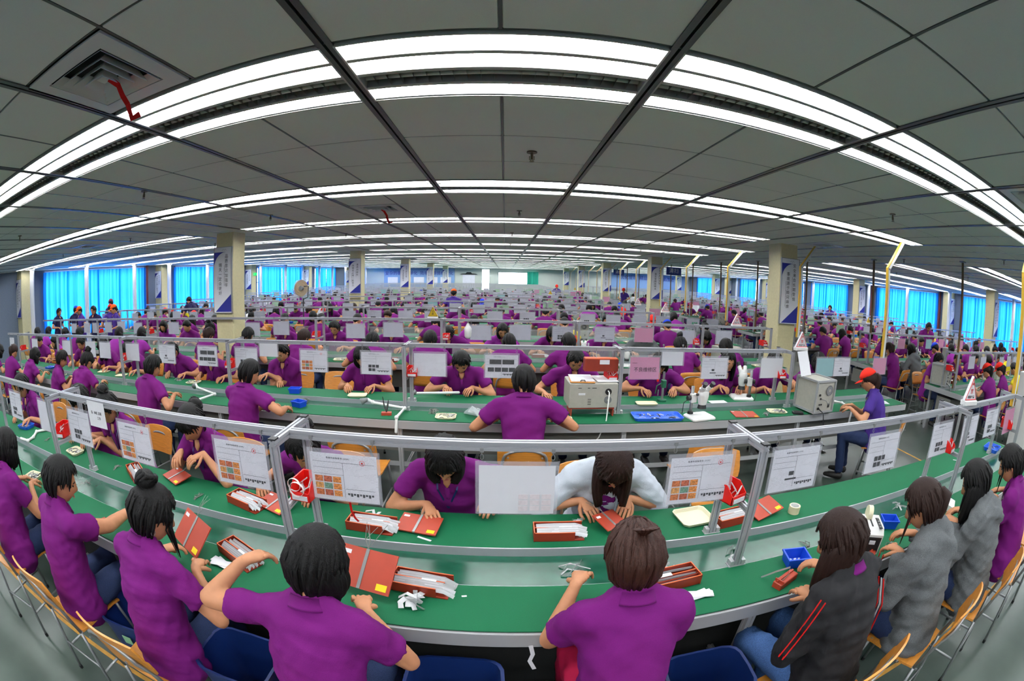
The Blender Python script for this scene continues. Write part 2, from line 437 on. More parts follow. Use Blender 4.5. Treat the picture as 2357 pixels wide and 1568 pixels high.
# tile lower face sits a hair above the metal grid, its edge shows as a dark joint
for k, (x, y) in enumerate(tiles[:300]):
    o = link('ceiling_tile', tm, ceil, (x, y, H)); o.rotation_euler = (math.pi, 0, 0); o.location.z = H+.018
rest = MB()
for x, y in tiles[300:]: rest.bbox(x-.295, x+.295, y-.295, y+.295, H+.002, H+.012)
tag(rest.build('ceiling_tile', TILE, ceil), kind='stuff')

# ceiling light fixtures -----------------------------------------------------
SLOT = (-.21, -.07, .07, .21)
def fixture_parts(full=True):
    hs = MB(); hs.bbox(-.575, .575, -.285, .285, .088, .092)
    for s in (-1, 1):
        hs.bbox(-.575, .575, s*.281-.004, s*.281+.004, -.006, .09); hs.bbox(s*.571-.004, s*.571+.004, -.285, .285, -.006, .09)
    for y in (-.14, 0, .14): hs.bbox(-.567, .567, y-.013, y+.013, -.002, .004)
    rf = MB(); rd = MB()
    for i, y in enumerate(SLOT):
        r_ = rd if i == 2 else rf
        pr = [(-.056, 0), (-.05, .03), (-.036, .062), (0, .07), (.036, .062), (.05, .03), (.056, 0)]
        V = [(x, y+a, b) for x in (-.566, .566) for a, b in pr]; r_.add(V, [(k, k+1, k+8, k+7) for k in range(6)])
    bl = MB(); bd = MB()
    if full:
        for i, y in enumerate(SLOT):
            b_ = bd if i == 2 else bl
            for k in range(1, 21):
                x = -.566+k*1.132/21
                b_.add([(x, y-.054, .001), (x, y+.054, .001), (x, y+.04, .030), (x, y, .022), (x, y-.04, .030)], [(0, 1, 2, 3, 4)])
    return hs, rf, rd, bl, bd
def tube_mb(y): return MB().tube([(-.555, y, .020), (.555, y, .020)], .013, 8)
hs, rf, rd, bl, bd = fixture_parts()
fx0 = empty('ceiling_light'); tag(fx0, 'x', 'ceiling light', 'louvred ceiling lights')
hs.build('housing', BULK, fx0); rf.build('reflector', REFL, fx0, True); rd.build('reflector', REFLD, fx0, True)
tag(bl.build('louver_blades', REFL, fx0), kind='stuff'); tag(bd.build('louver_blades', REFLD, fx0), kind='stuff')
for i, y in enumerate(SLOT): tube_mb(y).build('fluorescent_tube' if i != 2 else 'unlit_tube', TUBEM if i != 2 else OFFT, fx0, True)
bpy.context.view_layer.update()
fsimple = merged(fx0, 'ceiling_light')
fs2 = MB(); hs, rf, rd, _, _ = fixture_parts(False)
tmp = empty('tmp'); hs.build('a', BULK, tmp); rf.build('b', REFL, tmp); rd.build('c', REFLD, tmp)
for i, y in enumerate(SLOT):
    if i != 2: MB().tube([(-.555, y, .020), (.555, y, .020)], .013, 5).build('t', TUBEM, tmp)
bpy.context.view_layer.update()
ffar = merged(tmp, 'ceiling_light_far')
for c in list(tmp.children): bpy.data.objects.remove(c)
bpy.data.objects.remove(tmp)
fix.sort(key=lambda p: p[0]**2+p[1]**2 if p[1] > 0 else 1e5+p[0]**2+p[1]**2)
GL = 'louvred four slot ceiling lights, third slot dark, in rows across the ceiling'
first = True
inview = [p for p in fix if p[1] > .5]; out = [p for p in fix if p[1] <= .5]
for n_, (x, y) in enumerate(inview[:290]):
    kx = round((x+.036)/1.2); kr = round((y-1.591)/2.4)+1; lab = 'louvred ceiling light of the %s ceiling row, %s' % (nth(kr), 'on the hall axis' if kx == 0 else '%s %s of the axis' % (nth(abs(kx)), 'right' if kx > 0 else 'left'))
    if abs(y-1.591) < .1 and abs(x+.036) < .1: lab = 'largest louvred ceiling light, centred over the nearest bench'
    elif abs(y-1.591) < .1:
        k = round((x+.036)/1.2); lab = 'louvred ceiling light of the nearest ceiling row, %s %s the centre one' % ('just' if abs(k) == 1 else nth(abs(k)), 'right of' if k > 0 else 'left of')
    if x*x+y*y < 60:
        o = fx0 if first else copy_tree(fx0); first = False
        o.location = (x, y, H); o['label'] = lab; o['group'] = GL
    else:
        o = link('ceiling_light', fsimple if x*x+y*y < 200 else ffar, None, (x, y, H)); tag(o, lab, 'ceiling light', GL)
rest = MB(); mats_ = [m for m in ffar.materials]
me = ffar; fv = [v.co.copy() for v in me.vertices]; ff = [tuple(p.vertices) for p in me.polygons]; fm = [p.material_index for p in me.polygons]
for x, y in inview[290:]+out:  # also holds unseen rows behind the camera, continued for their light
    o_ = len(rest.v); rest.v.extend((v.x+x, v.y+y, v.z+H) for v in fv); rest.f.extend(tuple(i+o_ for i in f) for f in ff); rest.m.extend(fm); rest.n = len(rest.v)
tag(rest.build('ceiling_lights_far_and_unseen', mats_, None), 'most distant louvred ceiling lights towards the end window, with unseen rows behind the camera', 'ceiling lights', GL, kind='stuff')

# air diffusers and sprinklers
def diffuser(i, j, label, ribbon=False):
    t = empty('air_diffuser', (TX(i)+.3, TY(j)+.3, H)); tag(t, label, 'vent', 'square ceiling air diffusers')
    fr = MB(); a, b_ = .283, .20
    for s in (-1, 1):
        fr.bbox(-a, a, s*(a+b_)/2-(a-b_)/2, s*(a+b_)/2+(a-b_)/2, -.004, .006); fr.bbox(s*(a+b_)/2-(a-b_)/2, s*(a+b_)/2+(a-b_)/2, -b_, b_, -.004, .006)
    fr.build('frame', WHITEP, t)
    for k, r_ in enumerate((.19, .148, .106, .064)):
        lv = MB(); q = r_-.034; z0, z1 = -.006-.006*k, .03
        for c in range(4):
            Rz = Matrix.Rotation(c*math.pi/2, 3, 'Z')
            V = [Rz @ Vector(p) for p in ((-r_, -r_, z0), (r_, -r_, z0), (q, -q, z1), (-q, -q, z1), (-r_, -r_, z0+.003), (r_, -r_, z0+.003), (q, -q, z1+.003), (-q, -q, z1+.003))]
            lv.add(V, [(0, 1, 2, 3), (4, 7, 6, 5), (0, 4, 5, 1), (3, 2, 6, 7)])
        lv.build('louver_ring', WHITEP, t)
    MB().box((0, 0, .0), (.05, .05, .004)).build('centre_plate', WHITEP, t)
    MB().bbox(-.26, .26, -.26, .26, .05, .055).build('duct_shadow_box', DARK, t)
    if ribbon:
        MB().ribbon([(.04, .0, -.01), (.06, .05, -.03), (.09, .07, -.08), (.08, .12, -.10), (.10, .15, -.16), (.14, .16, -.15)], .028, .002, side=(1, 0, .3)).build('ribbon', REDC, t)
for k, (i, j) in enumerate(VENTS):
    diffuser(i, j, ['large square air diffuser with a red ribbon, top left corner of the ceiling', 'square air diffuser at the right edge above the lights', 'square air diffuser with red ribbon before the second light row', 'square air diffuser in the ceiling by the right cream column', 'square air diffuser near the left windows', 'square air diffuser near the right windows'][k % 6], k in (0, 2))
sp = MB(); sp.cyl((0, 0, -.004), .034, .008, 14); sp.cyl((0, 0, -.03), .009, .05, 8); sp.tube([(-.014, 0, -.03), (-.014, 0, -.055), (0, 0, -.065), (.014, 0, -.055), (.014, 0, -.03)], .003, 5); sp.cyl((0, 0, -.068), .016, .003, 12)
spm = sp.mesh('sprinkler', mat('dull_brass', (110, 100, 80), .35, metal=.8))
for k, (x, y) in enumerate([(.15, 2.81), (-3.08, 2.77), (.15, 5.44), (3.45, 2.8), (-2.99, 5.07), (3.39, 7.85), (.1, 8.2), (-3.0, 8.0), (-6.2, 2.8), (-6.2, 5.3), (-6.2, 8), (6.6, 2.8), (7, 5.4), (0.1, 11), (-3, 11), (3.4, 11), (-9, 5.4), (-9, 8), (10, 5.4), (10, 8)]):
    tag(link('fire_sprinkler', spm, None, (x, y, H)), ['ceiling sprinkler near the middle, below the big centre light', 'ceiling sprinkler at left between the first two light rows', 'small ceiling sprinkler between the second and third light rows', 'ceiling sprinkler at right between the first two light rows'][k] if k < 4 else 'small ceiling sprinkler, number %s outward from the nearest one' % nth(k+1), 'sprinkler', 'fire sprinklers in the ceiling')

# walls --------------------------------------------------------------------
LW = [(7.73, 13.09), (15.3, 20.6), (22.99, 28.9), (31.6, 35.6), (39.2, 43.0)]
RW = [(3.4, 6.4), (6.8, 8.45), (8.7, 10.57), (12.36, 16.69), (19.43, 22.9), (24.0, 27.2), (30.3, 32.7), (37.2, 41.6)]
def side_wall(name, x, sgn, wins):
    w = MB(); a, b_ = (x, x+.2*sgn); a, b_ = min(a, b_), max(a, b_); y = Y0
    for p, q in wins: w.bbox(a, b_, y, p, 0, H+.16); y = q
    w.bbox(a, b_, y, Y1+.2, 0, H+.16)
    for p, q in wins: w.bbox(a, b_, p, q, 0, .55); w.bbox(a, b_, p, q, 2.66, H+.16)
    return struct(name, w, WALLM)
wl = side_wall('wall_left', XL, -1, LW); wr = side_wall('wall_right', XR, 1, RW)
nwin = 0
def curtain_mesh(L, seed, x0):
    r_ = random.Random(seed); n = int(L/.035); V = []; zt, zb = 2.68, .42
    ph = [r_.uniform(0, 6.28) for _ in range(4)]; f1 = r_.uniform(1.1, 1.5)
    for k in range(n+1):
        y = L*k/n
        for q, z in enumerate((zt, zt-.25, 1.4, zb)):
            a = (.012, .026, .034, .04)[q]
            d = a*(math.sin(y*31*f1+ph[0]+.2*q)+.6*math.sin(y*13+ph[1]-.15*q)+.4*math.sin(y*53+ph[2]))
            V.append((x0+d, y, z))
    return V, [(k*4+q, k*4+q+1, k*4+q+5, k*4+q+4) for k in range(n) for q in range(3)]
FRAMEM = mat('window_frame_white', (196, 200, 204), .4)
for side, x, sgn, wins in (('left', XL, 1, LW), ('right', XR, -1, RW)):
    for p, q in wins:
        nwin += 1
        w = empty('window_%d' % nwin, (x-.1*sgn, p, 0)); tag(w, kind='structure'); L = q-p
        f = MB(); f.bbox(-.03, .03, 0, L, .55, .6); f.bbox(-.03, .03, 0, L, 2.6, 2.66)
        n = max(2, round(L/1.2))
        for k in range(n+1): f.bbox(-.03, .03, max(0, L*k/n-.025), min(L, L*k/n+.025), .6, 2.6)
        f.bbox(-.025, .025, 0, L, 1.75, 1.79)
        f.build('window_frame', FRAMEM, w)
        for k in range(n): MB().bbox(-.004, .004, L*k/n+.025, L*(k+1)/n-.025, .6, 2.6).build('pane', GLASS, w)
        # curtains: two or three drops per window
        m_ = max(1, round(L/2.4)); k0 = 0
        for k in range(m_):
            a = L*k/m_+(.005 if k else -.12); b_ = L*(k+1)/m_-(.005 if k < m_-1 else -.12)
            V, F = curtain_mesh(b_-a, nwin*10+k, 0); me = bpy.data.meshes.new('curtain'); me.from_pydata(V, [], F); me.materials.append(CURT); me.polygons.foreach_set('use_smooth', [True]*len(F))
            c = link('window_curtain', me, None, (x+.13*sgn, p+a, 0))
            tag(c, 'blue pleated curtain, %s drop of the %s window along the %s wall' % (['first', 'second', 'third'][k], ['first', 'second', 'third', 'fourth', 'fifth', 'sixth', 'seventh', 'eighth'][wins.index((p, q))], side), 'curtain', 'blue curtains on the %s windows' % side)
        MB().bbox(x+.1*sgn-.015, x+.1*sgn+.015, p-.05, q+.05, 2.69, 2.72).build('curtain_rail', WHITEP, w).location = (-(x-.1*sgn), -p, 0)
# end wall and wall behind the camera
struct('wall_back', MB().bbox(XL, XR, Y0-.2, Y0, 0, H+.16), WALLM)
EW = mat('pale_end_wall_paint', (196, 204, 196), .7); EWB = mat('pale_blue_wall_panel', (126, 160, 205), .7)
w = MB(); OPEN = [(-2.35, -1.55, .2, 2.7), (-.72, 3.2, 1.2, 2.42)]
w.bbox(XL, -2.35, Y1, Y1+.2, 0, H+.16); w.bbox(-1.55, -.72, Y1, Y1+.2, 0, H+.16); w.bbox(3.2, XR, Y1, Y1+.2, 0, H+.16)
w.bbox(-2.35, -1.55, Y1, Y1+.2, 2.7, H+.16); w.bbox(-2.35, -1.55, Y1, Y1+.2, 0, .2); w.bbox(-.72, 3.2, Y1, Y1+.2, 0, 1.2); w.bbox(-.72, 3.2, Y1, Y1+.2, 2.42, H+.16)
we = struct('wall_end', w, EW)
for k, (a, b_, c, d) in enumerate(OPEN):
    nwin += 1; o = empty('window_%d' % nwin, (0, Y1+.1, 0)); tag(o, kind='structure')
    f = MB(); f.bbox(a, b_, -.03, .03, c, c+.05); f.bbox(a, b_, -.03, .03, d-.05, d); f.bbox(a, a+.05, -.03, .03, c, d); f.bbox(b_-.05, b_, -.03, .03, c, d); f.build('window_frame', FRAMEM, o)
    MB().bbox(a+.05, b_-.05, -.004, .004, c+.05, d-.05).build('pane', GLASS, o)
pl = MB(); pl.bbox(-12.2, -5.0, Y1-.06, Y1-.02, .9, 2.72); o = pl.build('slogan_board', EWB); tag(o, 'long pale blue slogan board on the far end wall', 'notice board')
TXT = {}
TXT['wall'] = text_mesh('slogan_text', '复杂的事情简单化  简单的事情标准化', .42, BLUEINK, .004)
t = link('slogan_text', TXT['wall'], o, (-8.6, Y1-.08, 2.22)); t.rotation_euler = (R(90), 0, 0)
for k in range(5): MB().bbox(-11.8+k*1.35, -10.75+k*1.35, Y1-.075, Y1-.062, 1.15, 1.85).build('poster', PRINT, o)
pl = MB(); pl.bbox(10.5, 18.6, Y1-.06, Y1-.02, 1.0, 2.72); o = pl.build('slogan_board', EWB); tag(o, 'blue slogan board at the right end of the far wall', 'notice board')
TXT['wall2'] = text_mesh('slogan_text', '优化管理  精益求精  持续改进', .45, BLUEINK, .004)
t = link('slogan_text', TXT['wall2'], o, (14.4, Y1-.08, 2.3)); t.rotation_euler = (R(90), 0, 0)
TEALW = mat('teal_end_curtain', (40, 165, 140), .8)
V, F = curtain_mesh(1.1, 99, 0); me = bpy.data.meshes.new('c'); me.from_pydata([(y, 0-x, 1.25+(z-.42)*.55) for x, y, z in V], [], F); me.materials.append(TEALW)
tag(link('window_curtain', me, None, (2.1, Y1-.1, 0)), 'teal curtain drawn aside at the right of the white end window', 'curtain')
nb = MB().bbox(-4.2, -3.0, Y1-.05, Y1-.01, .9, 2.1); o = nb.build('notice_board', PRINT); tag(o, 'pale notice board with a dark canopy beside the bright doorway', 'notice board')
MB().prism([(-4.5, 2.12), (-2.7, 2.12), (-2.9, 2.2), (-3.3, 2.24), (-3.4, 2.36), (-3.8, 2.36), (-3.9, 2.24), (-4.3, 2.2)], Y1-.09, Y1-.01, M=Matrix(((1, 0, 0), (0, 0, 1), (0, 1, 0)))).build('canopy', DARK, o)

# structural columns with banners -------------------------------------------
BAN = [('品\n质\n意\n识\n加\n强\n早', '明\n天\n一\n定\n会\n更\n好', 'Strengthen quality consciousness early', 'Tomorrow will be better'),
       ('安\n全\n来\n自\n长\n期\n警\n惕', '事\n故\n源\n于\n瞬\n间\n麻\n痹', 'Safety coming from long-term vigilance', 'Accidents are originating from momentary lapse'),
       ('改\n善\n的\n眼\n光\n无\n限', '落\n实\n管\n理\n是\n根\n本', 'Improvement has no limit', 'Management is the root'),
       ('素\n质\n的\n提\n升', '改\n善\n无\n止\n境\n一\n起\n努\n力', 'Quality improvement', 'Improving together without end')]
BT = []
for a, b_, c, d in BAN:
    BT.append((text_mesh('slogan_text', a, .070, INK, .0004, line=1.16), text_mesh('slogan_text', b_, .070, INK, .0004, line=1.12), text_mesh('small_text', c, .022, INK, .0003), text_mesh('small_text', d, .022, INK, .0003)))
def banner(x, y, z, k, label, wid=.40, hgt=1.1, rz=0):
    t = empty('slogan_banner', (x, y, z), rz); tag(t, label, 'banner', 'white and blue slogan boards')
    w2 = wid/2; MB().bbox(-w2, w2, -.012, .012, 0, hgt).build('board', BANW, t)
    fr = MB()
    for s in (-1, 1): fr.bbox(s*(w2+.004)-.006, s*(w2+.004)+.006, -.016, .014, -.008, hgt+.008)
    fr.bbox(-w2, w2, -.016, .014, -.01, 0); fr.bbox(-w2, w2, -.016, .014, hgt, hgt+.008); fr.build('frame', STEEL, t)
    tl = [(-w2, hgt-.09)] + [(-w2+.30*wid/.4*math.sin(a), hgt-.40+.31*math.cos(a)*0+.31*(1-math.cos(a))) for a in []]
    a_ = [(-w2, hgt-.08), (-w2+.27*wid/.4, hgt-.08)] + [(-w2+.27*wid/.4*(1-math.sin(q)), hgt-.08-.27*(1-math.cos(q))) for q in [math.pi/2*j/7 for j in range(1, 8)]]
    M_ = Matrix(((1, 0, 0), (0, 0, 1), (0, 1, 0)))
    MB().prism(a_, -.0135, -.012, M=M_).build('blue_corner', BLUEINK, t)
    b2 = [(w2, .012), (-w2+.03, .012)] + [(w2-(wid-.03)*math.cos(q), .012+.30*(1-math.cos(q))**1.0*1.0) for q in [math.pi/2*j/7 for j in range(1, 8)]]
    MB().prism(b2, -.0135, -.012, M=M_).build('blue_corner', BLUEINK, t)
    T = BT[k % 4]
    for me, px_, pz, rot in ((T[0], .09, .70 if k % 4 < 2 else .74, 0), (T[1], -.05 if k % 4 < 2 else -.06, .56, 0), (T[2], .045, .62, 1), (T[3], -.10, .50, 1)):
        q = link('lettering', me, t, (px_*wid/.4, -.013, pz*hgt/1.1)); q.rotation_euler = (R(90), 0, 0) if not rot else (R(90), R(90), 0)
    mk = MB()
    for q in range(9): mk.bbox(-.02+q*.012, -.012+q*.012, -.0135, -.012, hgt-.055+.006*(q % 4), hgt-.05+.006*(q % 4))
    mk.build('dotted_emblem', GREYP, t)
    return t
for n_, (x, y) in enumerate(COLS):
    c = MB(); h = .20; b_ = .015
    c.prism([(-h+b_, -h), (h-b_, -h), (h, -h+b_), (h, h-b_), (h-b_, h), (-h+b_, h), (-h, h-b_), (-h, -h+b_)], 0, H+.1)
    o = c.build('column', CREAMW, None, False, (x, y, 0)); o['kind'] = 'structure'
    k = n_//3; s = n_ % 3
    banner(x, y-.235 if s != 2 else y-.235, 1.42, {0: 0, 1: 1}.get(s, 2) if k == 0 else 2+(k+s) % 2, ['white banner with blue corners on the %s cream column %s' % (['nearest', 'second', 'third', 'fourth', 'fifth'][k], q) for q in ('of the left file', 'of the right file', 'by the right windows')][s])
for n_, y in enumerate((6.45, 13.99, 21.68, 29.64, 38.5)):
    c = MB().bbox(XL, XL+.42, y, y+.5, 0, H+.05); o = c.build('pilaster', CREAMW); o['kind'] = 'structure'
    banner(XL+.21, y-.03, 1.42, 2+n_ % 2, 'banner on the %s pilaster of the left wall' % ['nearest', 'second', 'third', 'fourth', 'fifth'][n_])
for n_, y in enumerate((11.2, 18.0, 28.3, 34.6)):
    c = MB().bbox(XR-.42, XR, y, y+.5, 0, H+.05); o = c.build('pilaster', CREAMW); o['kind'] = 'structure'
    banner(XR-.21, y-.03, 1.42, 3-n_ % 2, 'banner on the %s pilaster of the right wall' % ['nearest', 'second', 'third', 'fourth'][n_])
pp = MB(); pp.cyl((0, 0, H/2), .085, H, 20); pp.cyl((0, 0, H-.03), .11, .05, 20); ppm = pp.mesh('pipe', PIPEW, 'auto')
for n_, y in enumerate([6.55, 9.05, 11.57, 13.7, 16.47, 19.0, 21.45, 24.48, 27.0, 29.8, 32.35, 35.3, 38.1, 41.0]):
    tag(link('round_post', ppm, None, (-13.2, y, 0)), 'white round post, number %s from the front beside the left curtains' % ['one', 'two', 'three', 'four', 'five', 'six', 'seven', 'eight', 'nine', 'ten', 'eleven', 'twelve', 'thirteen', 'fourteen'][n_], 'post', 'white round posts along the windows')
for n_, y in enumerate([7.05, 10.81, 13.6, 16.48, 21.5, 28.1, 31.5, 36]):
    tag(link('round_post', ppm, None, (18.0, y, 0)), 'white round post, %s from the front beside the right curtains' % ['first', 'second', 'third', 'fourth', 'fifth', 'sixth', 'seventh', 'eighth'][n_], 'post', 'white round posts along the windows')
MAROON = mat('maroon_paint', (92, 24, 28), .5)
for k, (x, y) in enumerate(((XL+.12, 13.3), (XR-.12, 12.1), (XR-.12, 17.2))):
    tag(MB().cyl((0, 0, H/2), .07, H, 14).build('drain_pipe', MAROON, None, 'auto', (x, y, 0)), ['maroon drain pipe on the left wall', 'maroon drain pipe on the right wall beside the white post', 'maroon drain pipe farther along the right wall'][k], 'pipe')
SIGN = mat('blue_hanging_sign', (30, 50, 120), .6)
TXT['sx'] = text_mesh('sign_text', '清扫', .2, PAPER, .001)
for k, (x, y) in enumerate(((6.3, 16.0), (6.3, 24.5), (8.5, 24.5))):
    t = empty('hanging_sign', (x, y, 2.42)); tag(t, ['blue hanging sign over the aisle', 'smaller blue hanging sign farther down the aisle', 'third blue hanging sign in the distance'][k], 'sign', 'blue hanging signs')
    MB().box((0, 0, 0), (.62, .02, .3)).build('sign_panel', SIGN, t)
    for s in (-1, 1): MB().cyl((s*.25, 0, .25), .004, .22, 6).build('rod', STEEL, t)
    q = link('lettering', TXT['sx'], t, (0, -.012, 0)); q.rotation_euler = (R(90), 0, 0)
EXITG = mat('exit_sign_green', (30, 190, 90), .5, emit=1.2)
TXT['exit'] = text_mesh('sign_text', 'EXIT', .1, PAPER, .001)
for k, (x, y, rz) in enumerate(((XL+.46, 21.9, 90), (XR-.46, 18.3, -90))):
    o = MB().box((0, 0, 0), (.36, .04, .16)).build('exit_sign', EXITG, None, False, (x, y, 2.25), R(0)); tag(o, ['green exit sign by the left wall', 'green exit sign by the right wall'][k], 'sign')
    q = link('lettering', TXT['exit'], o, (0, -.022, 0)); q.rotation_euler = (R(90), 0, 0)
# ------------------------------------------------------------------ people
def nrm(v): v = np.array(v, float); return v/max(np.linalg.norm(v), 1e-9)
def ik(S, T, l1, l2, hint):
    S = np.array(S, float); T = np.array(T, float); d = T-S; L = np.linalg.norm(d); mx = (l1+l2)*.985
    if L > mx: T = S+d/L*mx; d = T-S; L = mx
    a = (l1*l1-l2*l2+L*L)/(2*L); h = math.sqrt(max(l1*l1-a*a, 0)); u = d/L; hv = np.array(hint, float); hv = hv-u*hv.dot(u); hv = nrm(hv)
    return S+u*a+hv*h, T
def head_point(d):
    """d: (n,3) unit directions (x right, y face, z up) -> surface points of the head"""
    a, b, c = .073, .093, .112
    r = 1/np.sqrt((d[:, 0]/a)**2+(d[:, 1]/b)**2+(d[:, 2]/c)**2); p = d*r[:, None]
    z = p[:, 2].copy(); t = np.clip(-z/.11, 0, 1); fy = p[:, 1] > 0
    p[:, 0] *= 1-.30*t**1.6
    p[:, 1] = np.where(fy, p[:, 1]*(1-.06*t)+.010*t, p[:, 1]*(1-.42*t))
    x = p[:, 0]; F = fy*1.0
    p[:, 1] += F*.021*np.exp(-((x/.012)**2+((z+.022)/.020)**2))
    p[:, 1] += F*.008*np.exp(-((x/.009)**2+((z-.005)/.022)**2))
    p[:, 1] -= F*.009*np.exp(-(((np.abs(x)-.030)/.015)**2+((z-.008)/.012)**2))
    p[:, 1] += F*.005*np.exp(-((x/.022)**2+((z+.060)/.010)**2))
    p[:, 1] += F*.006*np.exp(-((x/.022)**2+((z+.093)/.014)**2))
    return p
def uvdirs(seg, rings):
    D = []
    for i in range(1, rings):
        t = math.pi*i/rings
        for j in range(seg): a = 2*math.pi*j/seg; D.append((math.sin(t)*math.sin(a), math.sin(t)*math.cos(a), math.cos(t)))
    D += [(0, 0, 1), (0, 0, -1)]
    F = []; n = len(D)-2
    for i in range(rings-2):
        for j in range(seg): F.append((i*seg+j, i*seg+(j+1) % seg, (i+1)*seg+(j+1) % seg, (i+1)*seg+j))
    for j in range(seg): F.append((n, (j+1) % seg, j)); F.append((n+1, (rings-2)*seg+j, (rings-2)*seg+(j+1) % seg))
    return np.array(D), F
def head_mb(mb, M, C, q=1.0):
    """adds head, ears, eyes, brows, lips; material slots 0 skin, 1 dark, 2 lip"""
    seg, rg = (32, 26) if q >= 1 else (16, 12)
    D, F = uvdirs(seg, rg); P = head_point(D) @ M.T + C; mb.add(P, F, 0)
    def T(p): return np.array(p) @ M.T + C
    M3 = Matrix(M.tolist())
    for s in (-1, 1):
        mb.ell(T((s*.074, -.006, -.006)), (.010, .017, .029), 10, 7, 0, M3 @ Euler((R(-12), 0, R(s*-22))).to_matrix())
        if q >= .6:
            mb.ell(T((s*.031, .080, .006)), (.0125, .006, .004), 8, 6, 1, M3)
            mb.tube([T((s*.016, .0895, .024)), T((s*.031, .0885, .029)), T((s*.048, .078, .023))], [(.004, .002), (.005, .002), (.003, .002)], 5, 1, side=M[:, 2])
    if q >= .6: mb.ell(T((0, .0935, -.061)), (.019, .005, .0055), 10, 6, 2, M3)
def hair_shell(mb, M, C, front=.062, side=.0, back=-.075, vol=.018, seed=1, q=1.0, part=0):
    seg, rg = (40, 24) if q >= 1 else (20, 14)
    D, F = uvdirs(seg, rg); P = head_point(D); rr = np.linalg.norm(P, axis=1)
    az = np.abs(np.arctan2(D[:, 0], D[:, 1])); z = P[:, 2]
    line = np.where(az < .95, front-(az/.95)**3*(front-side-.02), np.where(az < 1.9, side+.02-(az-.95)/.95*.03, side-.01+(az-1.9)/1.24*(back-side+.01)))
    k = np.clip((z-line)/.018, 0, 1)
    rs = np.random.RandomState(seed); aa = np.arctan2(D[:, 0], D[:, 1])
    wv = sum(np.sin(aa*f+p_)*w_ for f, p_, w_ in ((9, rs.rand()*6, .3), (17, rs.rand()*6, .35), (29, rs.rand()*6, .35)))
    up = np.clip(D[:, 2], 0, 1)
    g = vol*(.75+.5*up)+.0035*wv*(1-up**3)
    P = D*((rr+g*k-(1-k)*.012)[:, None])
    P[:, 1] = np.where(D[:, 1] < 0, P[:, 1]*1.06, P[:, 1])
    mb.add(P @ M.T + C, F, 0)
def drape(mb, M, C, L=.2, a0=62, a1=298, vol=.02, seed=1, q=1.0, curl=.0):
    n = 40 if q >= 1 else 16; rows = 9 if q >= 1 else 5; rs = np.random.RandomState(seed); down = np.array((0, 0, -1.)); V = []
    ax_ = M[:, 2]
    for i in range(n+1):
        a = R(a0+(a1-a0)*i/n); d = np.array([[math.sin(a)*.98, math.cos(a)*.98, .2]]); p = (head_point(d/np.linalg.norm(d))[0])
        rad = np.array((math.sin(a), math.cos(a), 0)); jit = rs.uniform(-.5, .5); ln = L*(1-.12*rs.rand())*(1-.35*max(0, math.cos(a)))
        for lay in (0, 1):
            p0 = p+rad*(vol*(1 if lay == 0 else -.1)+.003*math.sin(i*2.3)*(1-lay)); w0 = p0 @ M.T + C; radw = rad @ M.T
            for r_ in range(rows):
                t = r_/(rows-1); fall = -ax_*.35*(1-t)*1.0 + down*(.65+.35*t); fall = fall/np.linalg.norm(fall)
                off = radw*(.012*math.sin(t*math.pi)*(1-lay)-.035*t*t+curl*t*t)+.002*math.sin(i*1.7+t*3)*radw
                if lay: off = off - radw*.008
                V.append(w0+fall*ln*t+off)
    F = []; per = 2*rows
    for i in range(n):
        for r_ in range(rows-1):
            a = i*per+r_; b = (i+1)*per+r_; F.append((a, b, b+1, a+1)); F.append((a+rows, a+rows+1, b+rows+1, b+rows))
        F.append((i*per+rows-1, (i+1)*per+rows-1, (i+1)*per+2*rows-1, i*per+2*rows-1)); F.append((i*per, i*per+rows, (i+1)*per+rows, (i+1)*per))
    for i in (0, n):
        for r_ in range(rows-1):
            a = i*per+r_; f = (a, a+1, a+rows+1, a+rows); F.append(f if i == 0 else f[::-1])
    mb.add(V, F, 0)
def strands(mb, M, C, h, seed, q):
    rs = np.random.RandomState(seed*7+1); n = 90 if q >= 1 else 40; short = h in ('short', 'crop')
    for i in range(n):
        a = 2*math.pi*(i+rs.rand()*.8)/n; az = abs((a+math.pi) % (2*math.pi)-math.pi)
        end = (.062 if 'bang' not in h else .04) if az < .9 else (.0 if az < 1.7 else -.095)
        end += rs.uniform(-.012, .012)
        t0 = R(rs.uniform(4, 38)); pts = []; dr = rs.uniform(-.35, .35); m = 5
        zs = np.linspace(math.cos(t0)*.112, end, m)
        for j in range(m):
            z = zs[j]; aa = a+dr*j/m; r_ = math.sqrt(max(0, 1-(z/.1125)**2)); d = np.array([[math.sin(aa)*r_*.073, math.cos(aa)*r_*.093, z]]); d = d/np.linalg.norm(d)
            p = head_point(d)[0]; p = p+d[0]*(.020+.006*math.sin(j*1.3+seed+i)*.5+.003*rs.rand()+(.006*rs.rand()*(j/m) if short else 0))
            if aa and math.cos(aa) < 0: p[1] *= 1.05
            pts.append(p @ M.T + C)
        w = rs.uniform(.007, .011) if q >= 1 else .013
        mb.tube(pts, [(w*.6, .003), (w, .0045), (w, .0045), (w*.8, .004), (w*.25, .0015)], 5, 0, side=(pts[1]-pts[0])*0+np.cross(pts[-1]-pts[0], pts[2]-C))
def lock(mb, pts, r, seg=8): mb.tube(pts, r, seg, 0, rnd=True)
TASK = []
def temp(mb, voxel, smooth=2):
    o = mb.build('temp', SKIN); m_ = o.modifiers.new('r', 'REMESH'); m_.mode = 'VOXEL'; m_.voxel_size = voxel
    if smooth: s = o.modifiers.new('s', 'SMOOTH'); s.factor = .6; s.iterations = smooth
    return o
